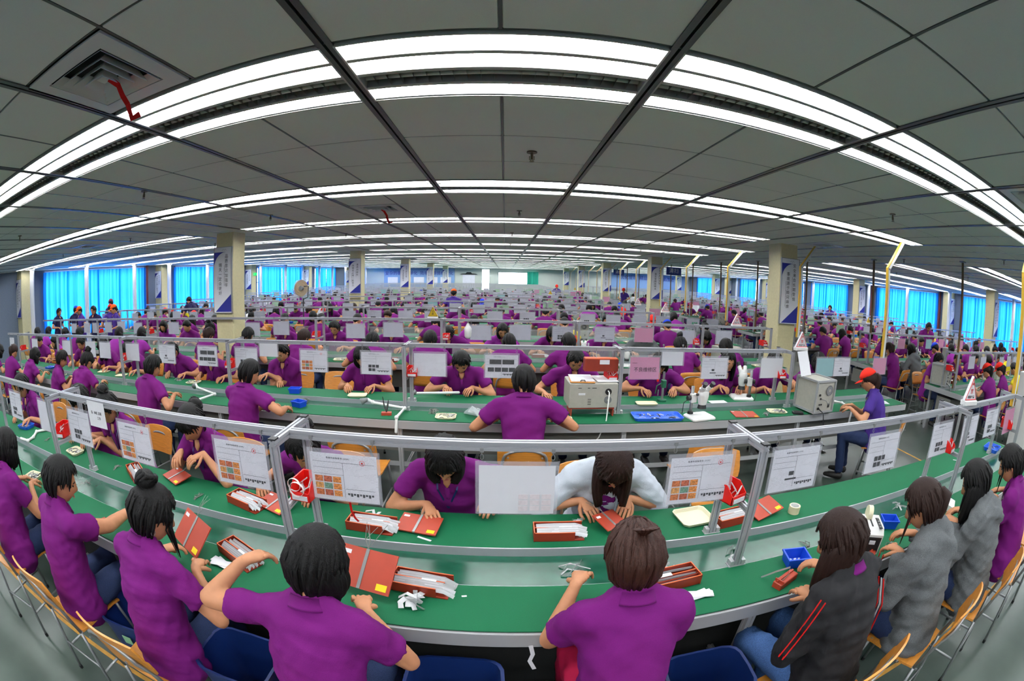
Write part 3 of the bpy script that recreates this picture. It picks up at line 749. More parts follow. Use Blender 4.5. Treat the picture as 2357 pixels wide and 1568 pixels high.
def fingers(mb, wrist, d, nrm_, s, sgn, curl=.5, seg=6, sc_=1.0):
    """palm end -> four fingers and a thumb; d forearm direction, nrm_ palm normal (towards what is held)"""
    side = np.cross(d, nrm_); side = nrm(side)*sgn     # towards the thumb
    nrm_ = nrm(nrm_ - d*np.dot(nrm_, d))
    base = wrist+d*.088*sc_
    for k, (o, L, c_) in enumerate(((.030, .064, .9), (.010, .072, 1.0), (-.010, .067, 1.1), (-.029, .052, 1.25))):
        p = base+side*o*sc_-d*.012; pts = [p, base+side*o*sc_]; ang = .12; cur = base+side*o*sc_
        for j, f in enumerate((.45, .32, .24)):
            ang += curl*c_*(.75 if j else .45); dd = d*math.cos(ang)+nrm_*math.sin(ang)+side*o*1.2
            cur = cur+nrm(dd)*L*f*sc_; pts.append(cur)
        mb.tube(pts, [.0092*sc_, .009*sc_, .0085*sc_, .0078*sc_, .0065*sc_], seg, 0, rnd=True)
    p = wrist+d*.02+side*.018; q1 = wrist+d*.045*sc_+side*.040*sc_+nrm_*.010; q2 = q1+nrm(d*.75+side*.25+nrm_*.5)*.034*sc_; q3 = q2+nrm(d*.9-side*.15+nrm_*.5)*.026*sc_
    mb.tube([p, q1, q2, q3], [.012*sc_, .0115*sc_, .0095*sc_, .0075*sc_], seg, 0, rnd=True)
def person(name, label, loc, rz, group=None, top='polo', shirt=None, hair='short', hairm=None, legs=None, lean=16, pitch=34, yaw=0, roll=0, turn=0,
           hands=((-.16, .42, .82), (.16, .42, .82)), male=False, stand=False, cap=None, q=1.0, size=1.0, curl=(.55, .55), bend=0, hipz=None, foot=SHOE, sleeve=None, belly=0, elbow=(.6, .6)):
    """hands are (x,y,z) in the person's own frame (x right, y forward, z from the floor), origin below the hips"""
    shirt = shirt or PURPLE; hairm = hairm or HAIR; legs = legs or JEANS
    sz = size; hz = hipz if hipz is not None else (.88*sz if stand else .515)
    P0 = np.array((0, 0, hz)); l = R(lean)
    def up(a, tw=0): return np.array((math.sin(R(bend))*.9, math.sin(a), math.cos(a)))
    S1 = P0+up(l*.5)*.17*sz; S2 = S1+up(l*.95)*.16*sz; S3 = S2+up(l*1.25)*.13*sz; N0 = S3+up(l*1.45)*.045*sz
    Rz = lambda a: np.array(((math.cos(a), -math.sin(a), 0), (math.sin(a), math.cos(a), 0), (0, 0, 1.)))
    tw = Rz(R(turn)); X1 = tw @ np.array((1., 0, 0)); X0 = np.array((1., 0, 0))
    sh = (.185 if male else .160)*sz
    hp = R(pitch); Mx = np.array(((1, 0, 0), (0, math.cos(hp), math.sin(hp)), (0, -math.sin(hp), math.cos(hp))))
    rl = R(roll); My = np.array(((math.cos(rl), 0, math.sin(rl)), (0, 1, 0), (-math.sin(rl), 0, math.cos(rl))))
    M = Rz(R(turn+yaw)) @ Mx @ My
    neck_dir = nrm(up(l*1.3+hp*.35)); N1 = N0+neck_dir*.060*sz
    C = N1 + M @ np.array((0, .022, .075))*sz
    shp = {s: S3+X1*s*sh+np.array((0, 0, -.012)) for s in (-1, 1)}
    arms = {}
    for s, T, eb in ((-1, hands[0], elbow[0]), (1, hands[1], elbow[1])):
        T = np.array(T, float); S = shp[s]; fw = nrm(T-S)
        W = T-nrm(np.array((-s*.35, .8, -.15)) if T[1] > .2 else np.array((-s*.2, .3, -.9)))*.10*sz
        if stand and T[2] < .95: W = T+np.array((0, -.01, .10))
        E, W = ik(S, W, .275*sz, .245*sz, (s*eb, -.35, -.55))
        arms[s] = (S, E, W, nrm((T-W) if np.linalg.norm(T-W) > .03 else (W-E)))
    if stand:
        leg = {s: [P0+np.array((s*.085, 0, -.02)), np.array((s*.10, .03, .47*sz)), np.array((s*.11, -.02, .08)), np.array((s*.13, .12, .035))] for s in (-1, 1)}
    else:
        leg = {s: [P0+np.array((s*.085, .02, -.005)), np.array((s*.115, .40*sz, .52)), np.array((s*.11, .33*sz, .09)), np.array((s*.12, .47*sz, .035))] for s in (-1, 1)}
    low = q < .5; vx = .0122 if q >= 1 else (.0185 if q >= .6 else .03); sg = 14 if q >= 1 else 10
    # --- body (skin)
    def torso(mb, g, bottom=True, belly_=0):
        w = 1.0 if male else .93
        pts = [P0+np.array((0, 0, -.06)), P0+np.array((0, 0, .03)), S1, S2, S3, N0]
        rad = [(.165*w+g, .115+g), (.170*w+g, .120+g+belly_), (.145*w+g, .105+g+belly_), (.160*w+g, .112+g), (.150*w+g*.6, .085+g*.8), (.062+g*.4, .058+g*.4)]
        rad = [(a*sz, b*sz) for a, b in rad]
        mb.tube(pts, rad, sg+4, 0, side=(X0+X1)/2, rnd=True)
        mb.tube([shp[-1], S3+np.array((0, 0, .006)), shp[1]], [(.052+g)*sz, (.060+g)*sz, (.052+g)*sz], sg, 0, rnd=True)
        for s in (-1, 1):
            mb.tube([N0+neck_dir*.03, (N0+shp[s])/2+np.array((0, 0, .012)), shp[s]], [(.045+g*.5)*sz, (.042+g*.6)*sz, (.045+g*.7)*sz], 10, 0, rnd=True)
    mb = MB(); torso(mb, -.012)
    mb.tube([N0-neck_dir*.05, N0+neck_dir*.04, N1+neck_dir*.045], [.055*sz, .050*sz if male else .045*sz, .048*sz if male else .044*sz], 12, 0, rnd=True)
    for s in (-1, 1):
        S, E, W, d = arms[s]; f = 1.12 if male else 1
        mb.tube([S, S*.5+E*.5, E], [.046*f*sz, .042*f*sz, .036*f*sz], sg-2, 0, rnd=True); mb.tube([E, E*.65+W*.35, W], [.037*f*sz, .035*f*sz, .023*f*sz], sg-2, 0, rnd=True)
        sd = np.cross(d, (0, 0, -1.)); mb.tube([W-d*.01, W+d*.045*sz, W+d*.092*sz], [(.022*sz, .019*sz), (.036*sz, .017*sz), (.040*sz, .013*sz)], 10, 0, side=sd, rnd=True)
        L = leg[s]; mb.tube([L[0], L[1]], [.075*sz, .052*sz], 10, 0, rnd=True); mb.tube([L[1], L[1]*.6+L[2]*.4, L[2]], [.052*sz, .050*sz, .034*sz], 10, 0, rnd=True)
    body = temp(mb, vx if not low else .032)
    # --- clothes
    mb = MB(); mb.tube([P0+np.array((0, -.01, -.055)), P0+np.array((0, 0, .06))], [(.198*sz, .150*sz), (.185*sz, .135*sz)], 18, 0, side=(1, 0, 0), rnd=True) if not stand else None; g = {'polo': .014, 'jacket': .028, 'hoodie': .030}[top]; torso(mb, g, belly_=belly+.01)
    fr = sleeve if sleeve is not None else {'polo': .60, 'jacket': 2.0, 'hoodie': 2.0}[top]
    for s in (-1, 1):
        S, E, W, d = arms[s]; f = 1.12 if male else 1
        if fr <= 1:
            E2 = S+(E-S)*fr; mb.tube([S, S*.5+E2*.5, E2], [(.052+g*.6)*f*sz, (.054+g*.6)*f*sz, (.057+g*.4)*f*sz], sg, 0)
        else:
            W2 = E+(W-E)*(fr-1)*.93
            mb.tube([S, S*.5+E*.5, E], [(.050+g*.8)*f*sz, (.046+g*.8)*f*sz, (.042+g*.7)*f*sz], sg, 0, rnd=True); mb.tube([E, (E+W2)/2, W2], [(.042+g*.7)*f*sz, (.040+g*.5)*f*sz, (.032+g*.4)*f*sz], sg, 0, rnd=False)
    if top == 'hoodie':
        bk = tw @ np.array((0, -1., 0)); mb.tube([N0+neck_dir*.02+X1*.10+bk*.01, N0+bk*.085-neck_dir*.005+X1*.06, N0+bk*.115-neck_dir*.05, N0+bk*.085-neck_dir*.005-X1*.06, N0+neck_dir*.02-X1*.10+bk*.01], [.03, .045, .055, .045, .03], 10, 0, rnd=True)
    if top in ('hoodie', 'jacket') and not stand:
        mb.tube([P0+np.array((0, -.03, .05)), P0+np.array((0, -.05, -.07))], [(.19*sz, .14*sz), (.20*sz, .14*sz)], 14, 0, side=(1, 0, 0), rnd=True)
    cloth = temp(mb, vx*1.05 if not low else .034, 3)
    mb = MB()
    for s in (-1, 1):
        L = leg[s]; mb.tube([L[0]*.9+P0*.1, L[0]*.5+L[1]*.5, L[1]], [.094*sz, .080*sz, .064*sz], sg, 0, rnd=True); mb.tube([L[1], L[1]*.6+L[2]*.4, L[2]], [.062*sz, .058*sz, .052*sz], sg, 0)
    mb.tube([P0+np.array((-.05, -.02, -.01)), P0+np.array((.05, -.02, -.01))], [.118*sz, .118*sz], 12, 0, rnd=True)
    pants = temp(mb, .018 if not low else .036, 2)
    TASK.append(dict(name=name, label=label, loc=loc, rz=rz, group=group, body=body, cloth=cloth, pants=pants, arms=arms, M=M, C=C, N0=N0, nd=neck_dir, X1=X1, tw=tw, shirt=shirt, hair=hair, hairm=hairm, legs=legs, q=q, sz=sz, curl=curl, cap=cap, top=top, leg=leg, foot=foot, S2=S2, S3=S3, P0=P0, male=male, fr=fr, g=g))
    return len(TASK)-1
def finish_people():
    bpy.context.view_layer.update(); dg = bpy.context.evaluated_depsgraph_get(); out = []
    for T in TASK:
        for k in ('body', 'cloth', 'pants'):
            o = T[k]; me = bpy.data.meshes.new_from_object(o.evaluated_get(dg)); T[k+'_me'] = me
    for T in TASK:
        for k in ('body', 'cloth', 'pants'):
            o = T[k]; me = o.data; bpy.data.objects.remove(o); bpy.data.meshes.remove(me)
    for ti, T in enumerate(TASK):
        q = T['q']; low = q < .5; M, C = T['M'], T['C']
        me = T['body_me']; n = len(me.vertices); v = np.empty(n*3, 'f'); me.vertices.foreach_get('co', v); v = v.reshape(-1, 3)
        mb = MB(); mb.v = [tuple(p) for p in v.tolist()]; mb.f = [tuple(p.vertices) for p in me.polygons]; mb.m = [0]*len(mb.f); mb.n = n
        bpy.data.meshes.remove(me)
        head_mb(mb, M*T['sz'], C, q)
        for s in (-1, 1):
            S, E, W, d = T['arms'][s]; nn = nrm(np.array((-s*.25, .1, -1.))) if abs(d[2]) < .8 else nrm(np.array((-s*1., .2, 0)))
            if not low: fingers(mb, W, d, nn, 1, -s if abs(d[2]) < .8 else s, T['curl'][0 if s < 0 else 1], 6 if q >= 1 else 5, T['sz'])
            else: mb.tube([W+d*.08, W+d*.12+nn*.02, W+d*.13+nn*.05], [(.03, .012), (.028, .012), (.02, .008)], 6, 0)
        root = mb.build('person', [SKIN, LASH, LIP], None, True, T['loc'], T['rz']); tag(root, T['label'], 'person', T['group'])
        rs = np.random.RandomState(ti+3)
        for key, nm, mt in (('cloth', {'polo': 'polo_shirt', 'jacket': 'jacket', 'hoodie': 'hooded_jacket'}[T['top']], T['shirt']), ('pants', 'trousers', T['legs'])):
            me = T[key+'_me']; n = len(me.vertices); v = np.empty(n*3, 'f'); me.vertices.foreach_get('co', v); v = v.reshape(-1, 3)
            nn = np.empty(n*3, 'f'); me.vertex_normals.foreach_get('vector', nn); nn = nn.reshape(-1, 3)
            if not low:
                amp = {'polo': .0042, 'jacket': .0065, 'hoodie': .0065}[T['top']] if key == 'cloth' else .004; dsp = np.zeros(n)
                for _ in range(7):
                    k_ = rs.normal(size=3)*np.array((14, 22, 24))*(1+_*.22); dsp += np.sin(v @ k_ + rs.rand()*6.28)**3
                v = v+nn*(dsp*amp/1.8)[:, None]
                me.vertices.foreach_set('co', v.ravel())
            me.materials.clear(); me.materials.append(mt); me.polygons.foreach_set('use_smooth', [True]*len(me.polygons)); me.update()
            o_ = link(nm, me, root)
            if key == 'cloth': shirt_o = o_
        # collar
        if not low and T['top'] != 'hoodie':
            cb = MB(); nd = T['nd']; N0 = T['N0']; X1 = T['X1']; Y_ = nrm(np.cross(nd, X1)); sg = 22; V = []
            g0 = 0 if T['top'] == 'polo' else -.004
            for j in range(sg+1):
                a = R(-205+230*j/sg) if False else R(118+304*j/sg-0)   # gap at the front
                dv = X1*math.cos(a)+Y_*math.sin(a)
                for rr, h in ((.056, .036), (.060, .041), (.075+g0, .008), (.078+g0, .0), (.066, .010)):
                    V.append(N0+dv*rr*T['sz']+nd*(h-.012*(dv@Y_ > 0)*abs(dv@Y_)))
            F = [(j*5+k, (j+1)*5+k, (j+1)*5+(k+1) % 5, j*5+(k+1) % 5) for j in range(sg) for k in range(5)]
            F += [(0, 1, 2, 3, 4), tuple(sg*5+k for k in (4, 3, 2, 1, 0))]
            cb.add(V, F); cb.build('collar', T['shirt'] if T['top'] == 'polo' or T['shirt'] is DENIML else PURPLE, shirt_o, True)
        if T['top'] == 'polo' and q >= .6:
            nd = T['nd']; N0 = T['N0']; X1 = T['X1']; Y_ = nrm(np.cross(nd, X1)); S3 = T['S3']; S2 = T['S2']; z_ = T['sz']
            A0 = N0+Y_*.064*z_; A1 = S3*.55+N0*.45+Y_*.112*z_-nd*.012
            nb_ = MB(); nb_.tube([A0+nd*.012, (A0+A1)/2+Y_*.012, A1], [(.036, .012), (.022, .010), (.005, .006)], 8, 0, side=X1); nb_.build('bare_neckline', SKIN, root, True)
            cf = MB()
            for s_ in (-1, 1): cf.tube([N0+X1*s_*.058*z_+nd*.026+Y_*.015, N0+X1*s_*.048*z_+Y_*.066*z_+nd*.012, A0*.45+A1*.55+X1*s_*.040*z_+Y_*.012], [(.018, .004), (.024, .005), (.006, .003)], 8, 0, side=X1*.7-nd*.7*s_)
            cf.tube([A1, S2+Y_*.132*z_+nd*.02], [(.014, .004), (.014, .004)], 6, 0, side=X1); cf.build('collar_front', T['shirt'], shirt_o, True)
            if q >= 1: ly = MB(); [ly.ribbon([N0+X1*s_*.058+Y_*.03+nd*.01, S3+X1*s_*.05+Y_*.118*z_, S2+Y_*.142*z_+nd*.01], .010, .002, side=X1) for s_ in (-1, 1)]; ly.build('lanyard', NAVYP, root)
        if T['shirt'] is DENIML:
            nd = T['nd']; N0 = T['N0']; X1 = T['X1']; Y_ = nrm(np.cross(nd, X1)); S3 = T['S3']; S2 = T['S2']; P0 = T['P0']
            fr_ = MB(); fr_.tube([N0+Y_*.07, S3+Y_*.118, S2+Y_*.146, P0+np.array((0, .135, .10))], [(.03, .006), (.05, .010), (.055, .012), (.05, .010)], 10, 0, side=X1); fr_.build('shirt_front', PURPLE, root, True)
            lp = MB()
            for s_ in (-1, 1): lp.tube([N0+X1*s_*.07+nd*.03-Y_*.01, N0+X1*s_*.085+Y_*.06, S3+X1*s_*.085+Y_*.115], [(.022, .006), (.036, .007), (.008, .004)], 8, 0, side=X1*.8-nd*.6*s_)
            for s_ in (-1, 1): lp.tube([N0+X1*s_*.058+Y_*.07, S3+X1*s_*.058+Y_*.125, S2+X1*s_*.062+Y_*.152, P0+np.array((s_*.06, .15, .08))], .007, 6)
            lp.build('jacket_lapels', DENIML, root, True)
        # hair
        hb = MB(); h = T['hair']; HM = M*T['sz']
        def Pt(p): return np.array(p) @ HM.T + C
        dn = np.array((0, 0, -1.))
        sd = ti+11
        if h == 'short': hair_shell(hb, HM, C, .060, -.006, -.104, .022, sd, q)
        elif 'tuft' in h: hair_shell(hb, HM, C, .058, .022, -.088, .014, sd, q)
        elif h == 'crop': hair_shell(hb, HM, C, .066, .022, -.045, .013, sd, q)
        else: hair_shell(hb, HM, C, .030 if 'bang' in h else .058, -.016, -.108, .022, sd, q)
        if not low and T['cap'] is None: strands(hb, HM, C, h, sd, q)
        if 'bob' in h: drape(hb, HM, C, .15, 58, 302, .020, sd, q)
        if 'long' in h: drape(hb, HM, C, .25, 55, 305, .022, sd, q, .02)
        if 'bang' in h:
            for k in range(11):
                x = -.060+.012*k; wz = .016*math.sin(k*2.1+sd)+.004*k*(1 if sd % 2 else -1)*.5
                lock(hb, [Pt((x*.55, .055, .098)), Pt((x*.9, .088, .072)), Pt((x, .103-abs(x)*.45, .048)), Pt((x*1.05, .104-abs(x)*.5, .020+wz))], [(.012, .007), (.012, .007), (.011, .006), (.004, .002)], 6)
        if 'side' in h:
            for s in (-1, 1): lock(hb, [Pt((s*.055, .070, .05)), Pt((s*.072, .066, 0)), Pt((s*.070, .066, 0))+dn*.07, Pt((s*.064, .066, 0))+dn*.15], [(.012, .006), (.014, .008), (.011, .006), .002], 7)
        if 'pony' in h:
            b0 = Pt((0, -.115, .035)); lock(hb, [Pt((0, -.085, .04)), b0, b0+dn*.03+M[:, 1]*-.030, b0+dn*.10+M[:, 1]*-.028, b0+dn*.19+M[:, 1]*-.012, b0+dn*.27], [.018, .022, .034, .036, .026, .006], 12)
            for k in range(5):
                a = k*1.3; o_ = np.array((math.cos(a)*.022, math.sin(a)*.012, 0)); lock(hb, [b0+o_*.3, b0+dn*.05+M[:, 1]*-.03+o_, b0+dn*.16+M[:, 1]*-.018+o_*1.1, b0+dn*(.24+.05*math.sin(k*2))+o_*.6], [.012, .018, .014, .002], 7)
        if 'lowtail' in h:
            b0 = Pt((0, -.095, -.045)); lock(hb, [Pt((0, -.07, -.02)), b0, b0+dn*.08-M[:, 1]*.012, b0+dn*.17, b0+dn*.24], [.03, .026, .03, .022, .004], 12)
        if 'bun' in h:
            hp_ = (0, -.055, .135) if 'top' in h else (0, -.115, .045)
            c_ = Pt(hp_); hb.ell(c_, (.047, .042, .043), 14, 10, 0, Matrix(M.tolist()))
            for k in range(7):
                a0 = k*.9; pts = [c_+M @ np.array((math.cos(a0+t)*.040*math.cos(t*.5), math.sin(a0+t)*.038, .03*math.sin(t*2+k))) for t in (0, .6, 1.2, 1.8, 2.4)]; lock(hb, pts, [.008, .013, .014, .012, .006], 7)
        if 'wisp' in h:
            for k in range(3): lock(hb, [Pt((.05+.01*k, .075-.012*k, .04)), Pt((.075, .075-.012*k, -.02)), Pt((.072, .07, -.02))+dn*(.08+.02*k)], [.004, .004, .001], 5)
        hb.build('hair', T['hairm'], root, True)
        if T['cap'] is not None:
            kb = MB(); D, F = uvdirs(24, 16); P = head_point(D); z = P[:, 2]; k = np.clip((z-.030)/.02, 0, 1); P = D*((np.linalg.norm(P, axis=1)+.034*k-(1-k)*.02)[:, None])
            kb.add(P @ HM.T + C, F)
            V = []; n_ = 12
            for j in range(n_+1):
                a = R(-58+116*j/n_); e = np.array((math.sin(a)*.088, math.cos(a)*.108, .048)); o_ = np.array((math.sin(a)*.092, .108*math.cos(a)+.075*math.cos(a*1.3), .030))
                for p in (e, o_, o_-np.array((0, 0, .005)), e-np.array((0, 0, .006))): V.append(p @ HM.T + C)
            kb.add(V, [(j*4+k, (j+1)*4+k, (j+1)*4+(k+1) % 4, j*4+(k+1) % 4) for j in range(n_) for k in range(4)])
            kb.build('cap', T['cap'], root, True)
        if not low:
            for s in (-1, 1):
                L = T['leg'][s]; a = L[2]; b_ = L[3]; sb = MB(); sb.tube([a+np.array((0, -.03, -.035)), (a+b_)/2+np.array((0, 0, -.018)), b_+np.array((0, .03, 0))], [(.036, .04), (.042, .034), (.036, .022)], 10, 0, side=(1, 0, 0), rnd=True); sb.build('shoe', T['foot'], root, True)
        out.append(root)
    return out
# ------------------------------------------------------------------ furniture and things
def rotx(a): return Matrix.Rotation(a, 3, 'X')
def rotz(a): return Matrix.Rotation(a, 3, 'Z')
def make_chair():
    t = empty('school_chair'); tag(t, 'x', 'chair')
    s = MB(); V = []
    for i in range(7):
        x = -.19+.38*i/6
        for j in range(7):
            y = -.18+.36*j/6; z = .455-.012*math.cos(x*8)*(1 if j < 6 else 1)-(.018*max(0, (y-.1)/.08)**2); k = .94 if j in (0, 6) else 1
            V.append((x*k, y, z))
    F = [(i*7+j, (i+1)*7+j, (i+1)*7+j+1, i*7+j+1) for i in range(6) for j in range(6)]
    n = len(V); V += [(x, y, z-.012) for x, y, z in V]; F2 = [tuple(n+q for q in f[::-1]) for f in F]
    ed = [i*7 for i in range(7)]+[42+j for j in range(1, 7)]+[i*7+6 for i in range(5, -1, -1)]+[j for j in range(5, 0, -1)]
    F3 = [(ed[q], ed[(q+1) % len(ed)], n+ed[(q+1) % len(ed)], n+ed[q]) for q in range(len(ed))]
    s.add(V, F+F2+[f[::-1] for f in F3]); s.build('seat', WOOD, t, 'auto')
    b = MB(); V = []
    for i in range(9):
        u = -1+2*i/8; x = .195*u
        for j in range(6):
            v = j/5; k = 1-.05*(v > .9)-.05*(v < .1); z = .60+.215*v-(.016*abs(u)**4 if v > .5 else 0)+(.012*abs(u)**4 if v < .5 else 0); y = -.215-.05*v-.03*(1-u*u)
            V.append((x*k, y, z))
    n = len(V); V += [(x, y-.011, z) for x, y, z in V]; F = [(i*6+j, (i+1)*6+j, (i+1)*6+j+1, i*6+j+1) for i in range(8) for j in range(5)]
    ed = [i*6 for i in range(9)]+[48+j for j in range(1, 6)]+[i*6+5 for i in range(7, -1, -1)]+[j for j in range(4, 0, -1)]
    b.add(V, F+[tuple(n+q for q in f[::-1]) for f in F]+[(ed[q], ed[(q+1) % len(ed)], n+ed[(q+1) % len(ed)], n+ed[q])[::-1] for q in range(len(ed))]); b.build('backrest', WOOD, t, 'auto')
    f = MB(); arch = [(-.165, -.19, .44), (-.165, -.235, .62)]+[(-.165*math.cos(a)-0*a, -.285, .66+.10*math.sin(a)) if 0 else (-.15*math.cos(a), -.275-.01*math.sin(a), .70+.06*math.sin(a)) for a in [math.pi*j/8 for j in range(9)]]+[(.165, -.235, .62), (.165, -.19, .44)]
    f.tube(arch, .0105, 8); f.build('back_frame', STEEL, t, True)
    for sx in (-1, 1):
        lg = MB().tube([(sx*.165, .15, .437), (sx*.17, .17, .30), (sx*.185, .20, .012)], .0105, 8).build('leg', STEEL, t, True); MB().cyl((sx*.185, .2, .012), .014, .024, 8).build('foot_cap', BLACKP, lg)
        lg = MB().tube([(sx*.165, -.19, .445), (sx*.172, -.20, .30), (sx*.185, -.235, .012)], .0105, 8).build('leg', STEEL, t, True); MB().cyl((sx*.185, -.235, .012), .014, .024, 8).build('foot_cap', BLACKP, lg)
        MB().tube([(sx*.165, -.19, .440), (sx*.165, .15, .437)], .0105, 8).build('side_rail', STEEL, t, True)
        MB().tube([(sx*.178, .185, .17), (sx*.178, -.215, .17)], .008, 7).build('stretcher', STEEL, t, True)
        
    MB().tube([(-.178, -.212, .21), (.178, -.212, .21)], .008, 7).build('stretcher', STEEL, t, True)
    for sx in (-1, 1): MB().cyl((sx*.12, -.302, .71), .007, .006, 8, axis='y').build('screw', STEEL, t)
    return t
def make_sheet(style):
    t = empty('instruction_sheet'); tag(t, 'x', 'paper sheet')
    w, h = (.292, .207)
    if style == 'tall': w, h = .24, .21
    if style == 'small': w, h = .22, .13
    pm = {'pink': PINKS, 'pinktext': PINKS, 'teal': PRINTT, 'green': GREENS, 'small': PAPER, 'blank': PAPER, 'reverse': PAPER}.get(style, PRINT)
    MB().bbox(-w/2, w/2, -.0008, .0008, -h, 0).build('paper', pm, t)
    sl = MB(); k = .012; sl.bbox(-w/2-k, w/2+k, -.0025, -.0022, -h-.004, .018); sl.bbox(-w/2-k, w/2+k, .0022, .0025, -h-.004, .018); sl.bbox(-w/2-k-.002, -w/2-k, -.0025, .0025, -h, .018); sl.bbox(w/2+k, w/2+k+.002, -.0025, .0025, -h, .018); sl.build('plastic_sleeve', SLEEVE, t)
    for s in (-1, 1):
        hk = MB(); hk.box((s*w*.46, 0, .062), (.014, .012, .016)); hk.tube([(s*w*.46, 0, .056), (s*w*.46, 0, .045)], .002, 5); hk.tube([(s*w*.46+.007*math.cos(a), 0, .034+.011*math.sin(a)) for a in [2*math.pi*j/9 for j in range(10)]], .0013, 5); hk.build('hook', STEEL, t)
    yf = -.0035
    def ph(x, z, a, b, m, front=True): MB().bbox(x-a/2, x+a/2, yf, yf+.0008, z-b/2, z+b/2).build('photo', m, t)
    if style in ('nine', 'reverse', 'nineleft'):
        x0 = -.072 if style != 'reverse' else .07
        for i in range(3):
            for j in range(3):
                if style == 'reverse': ph(x0-.045+i*.045, -.13-j*.026, .036, .021, PALE)
                else: ph(x0-.041+i*.041, -.112-j*.031, .036, .026, PHOTO[(3 if i == 1 and j == 1 else (0, 1, 2, 4, 1, 0)[(i*2+j*3) % 6])])
    elif style == 'six':
        for i in range(3):
            for j in range(2):
                if i < 3-(j and 1): ph(-.06+i*.036, -.13-j*.034, .029, .026, PHOTOD)
    elif style == 'wide4':
        for i in range(2):
            ph(-.055+i*.115, -.062, .105, .042, PHOTOD)
        for i in range(4): ph(-.095+i*.063, -.132, .056, .038, PHOTOD)
    elif style == 'two':
        ph(-.02, -.12, .03, .02, PHOTOD); ph(-.02, -.148, .07, .008, PHOTOD)
    elif style == 'greenpics':
        for i in range(3):
            for j in range(2): ph(-.01+i*.045, -.09-j*.06, .038, .045, GREENPIC)
    if style in ('nine', 'six', 'two', 'nineleft', 'wide4'):
        q = link('title', TXT['title'], t, (-.02, yf, -.018)); q.rotation_euler = (R(90), 0, 0)
        fr = MB()
        for a in ((-.135, .135, -.036), (-.135, .0, -.062), (-.135, .0, -.090), (.005, .135, -.150)): fr.bbox(a[0], a[1], yf, yf+.0005, a[2]-.0004, a[2]+.0004)
        fr.bbox(-.0004, .0004, yf, yf+.0005, -.19, -.036); fr.build('ruled_lines', INK, t)
        tb = MB(); [tb.bbox(.012+.013*k, .021+.013*k, yf, yf+.0005, -.176-.006*(k % 2), -.168) for k in range(9)]; tag(tb.build('thumbnail_strip', PHOTOD, t), kind='stuff')
    if style in ('nine', 'nineleft'):
        st = MB(); st.tube([(.085+.011*math.cos(a), yf, -.03+.011*math.sin(a)) for a in [2*math.pi*j/14 for j in range(15)]], .0007, 4); st.box((.085, yf, -.03), (.006, .0008, .006)); st.build('red_stamp', REDINK, t)
    if style == 'pinktext':
        q = link('lettering', TXT['pink'], t, (.005, yf, -.118)); q.rotation_euler = (R(90), 0, 0)
        MB().bbox(-.125, -.08, yf, yf+.0005, -.056, -.053).build('small_line', INK, t)
    if style == 'small' and 0: pass
    return t
GREYD = mat('grey_conveyor_housing', (112, 112, 106), .6)
PALE = mat('faint_printed_photo', (208, 200, 204), .7, var=.06, scale=90)
GREENPIC = mat('green_printed_photo', (70, 150, 110), .7, var=.25, scale=90)
TXT['title'] = text_mesh('title', '标准作业指导书 (SOP)', .009, INK, .0002, spacing=1.3)
TXT['pink'] = text_mesh('lettering', '不良维修区', .046, INK, .0003)
TXT['ban1'] = text_mesh('lettering', '严\n禁', .034, REDINK, .0005, line=1.1)
TXT['ban2'] = text_mesh('lettering', '堆放产品', .020, INK, .0005)
TXT['hand'] = text_mesh('handwriting', '备  本机 流程\n       工序', .020, INK, .0003, spacing=1.1, line=1.5)
def make_bin():
    """open-fronted red parts bin that hangs on the middle bar"""
    t = empty('parts_bin'); tag(t, 'x', 'bin')
    b = MB(); W_, D_, H_ = .095, .145, .082; w = .003
    def wall(p, q, z0, z1, z2=None):
        z2 = z1 if z2 is None else z2; a = Vector(p); c = Vector(q); n = Vector((-(c-a).y, (c-a).x)).normalized()*w
        V = [(a.x, a.y, z0), (c.x, c.y, z0), (c.x, c.y, z2), (a.x, a.y, z1), (a.x+n.x, a.y+n.y, z0), (c.x+n.x, c.y+n.y, z0), (c.x+n.x, c.y+n.y, z2), (a.x+n.x, a.y+n.y, z1)]
        b.add(V, [(0, 1, 2, 3), (7, 6, 5, 4), (0, 4, 5, 1), (3, 2, 6, 7), (1, 5, 6, 2), (0, 3, 7, 4)])
    b.bbox(-W_/2, W_/2, -D_/2, D_/2, 0, w)
    wall((-W_/2, D_/2), (-W_/2, -D_/2*.35), 0, H_); wall((-W_/2, -D_/2*.35), (-W_/2, -D_/2), 0, H_, H_*.5); wall((W_/2, -D_/2*.35), (W_/2, D_/2), 0, H_); wall((W_/2, -D_/2), (W_/2, -D_/2*.35), 0, H_*.5, H_)
    wall((W_/2, D_/2), (-W_/2, D_/2), 0, H_); wall((-W_/2, -D_/2), (W_/2, -D_/2), 0, H_*.5)
    b.bbox(-W_/2-.004, W_/2+.004, D_/2-.002, D_/2+.006, H_-.006, H_); b.bbox(-W_/2-.004, -W_/2, -D_/2*.3, D_/2, H_-.005, H_); b.bbox(W_/2, W_/2+.004, -D_/2*.3, D_/2, H_-.005, H_)
    b.build('tub', REDP, t); MB().bbox(-W_/2+.01, W_/2-.01, -D_/2-.0035, -D_/2-.001, .006, .028).build('label_card', PAPER, t)
    c = MB(); rs = random.Random(3)
    for _ in range(7):
        p = Vector((rs.uniform(-.03, .03), rs.uniform(-.05, .05), .01)); c.tube([p, p+Vector((rs.uniform(-.03, .03), rs.uniform(-.03, .03), .03)), p+Vector((rs.uniform(-.02, .02), rs.uniform(-.02, .02), .055))], .0035, 4)
    tag(c.build('loose_parts', RIB, t), kind='stuff')
    return t
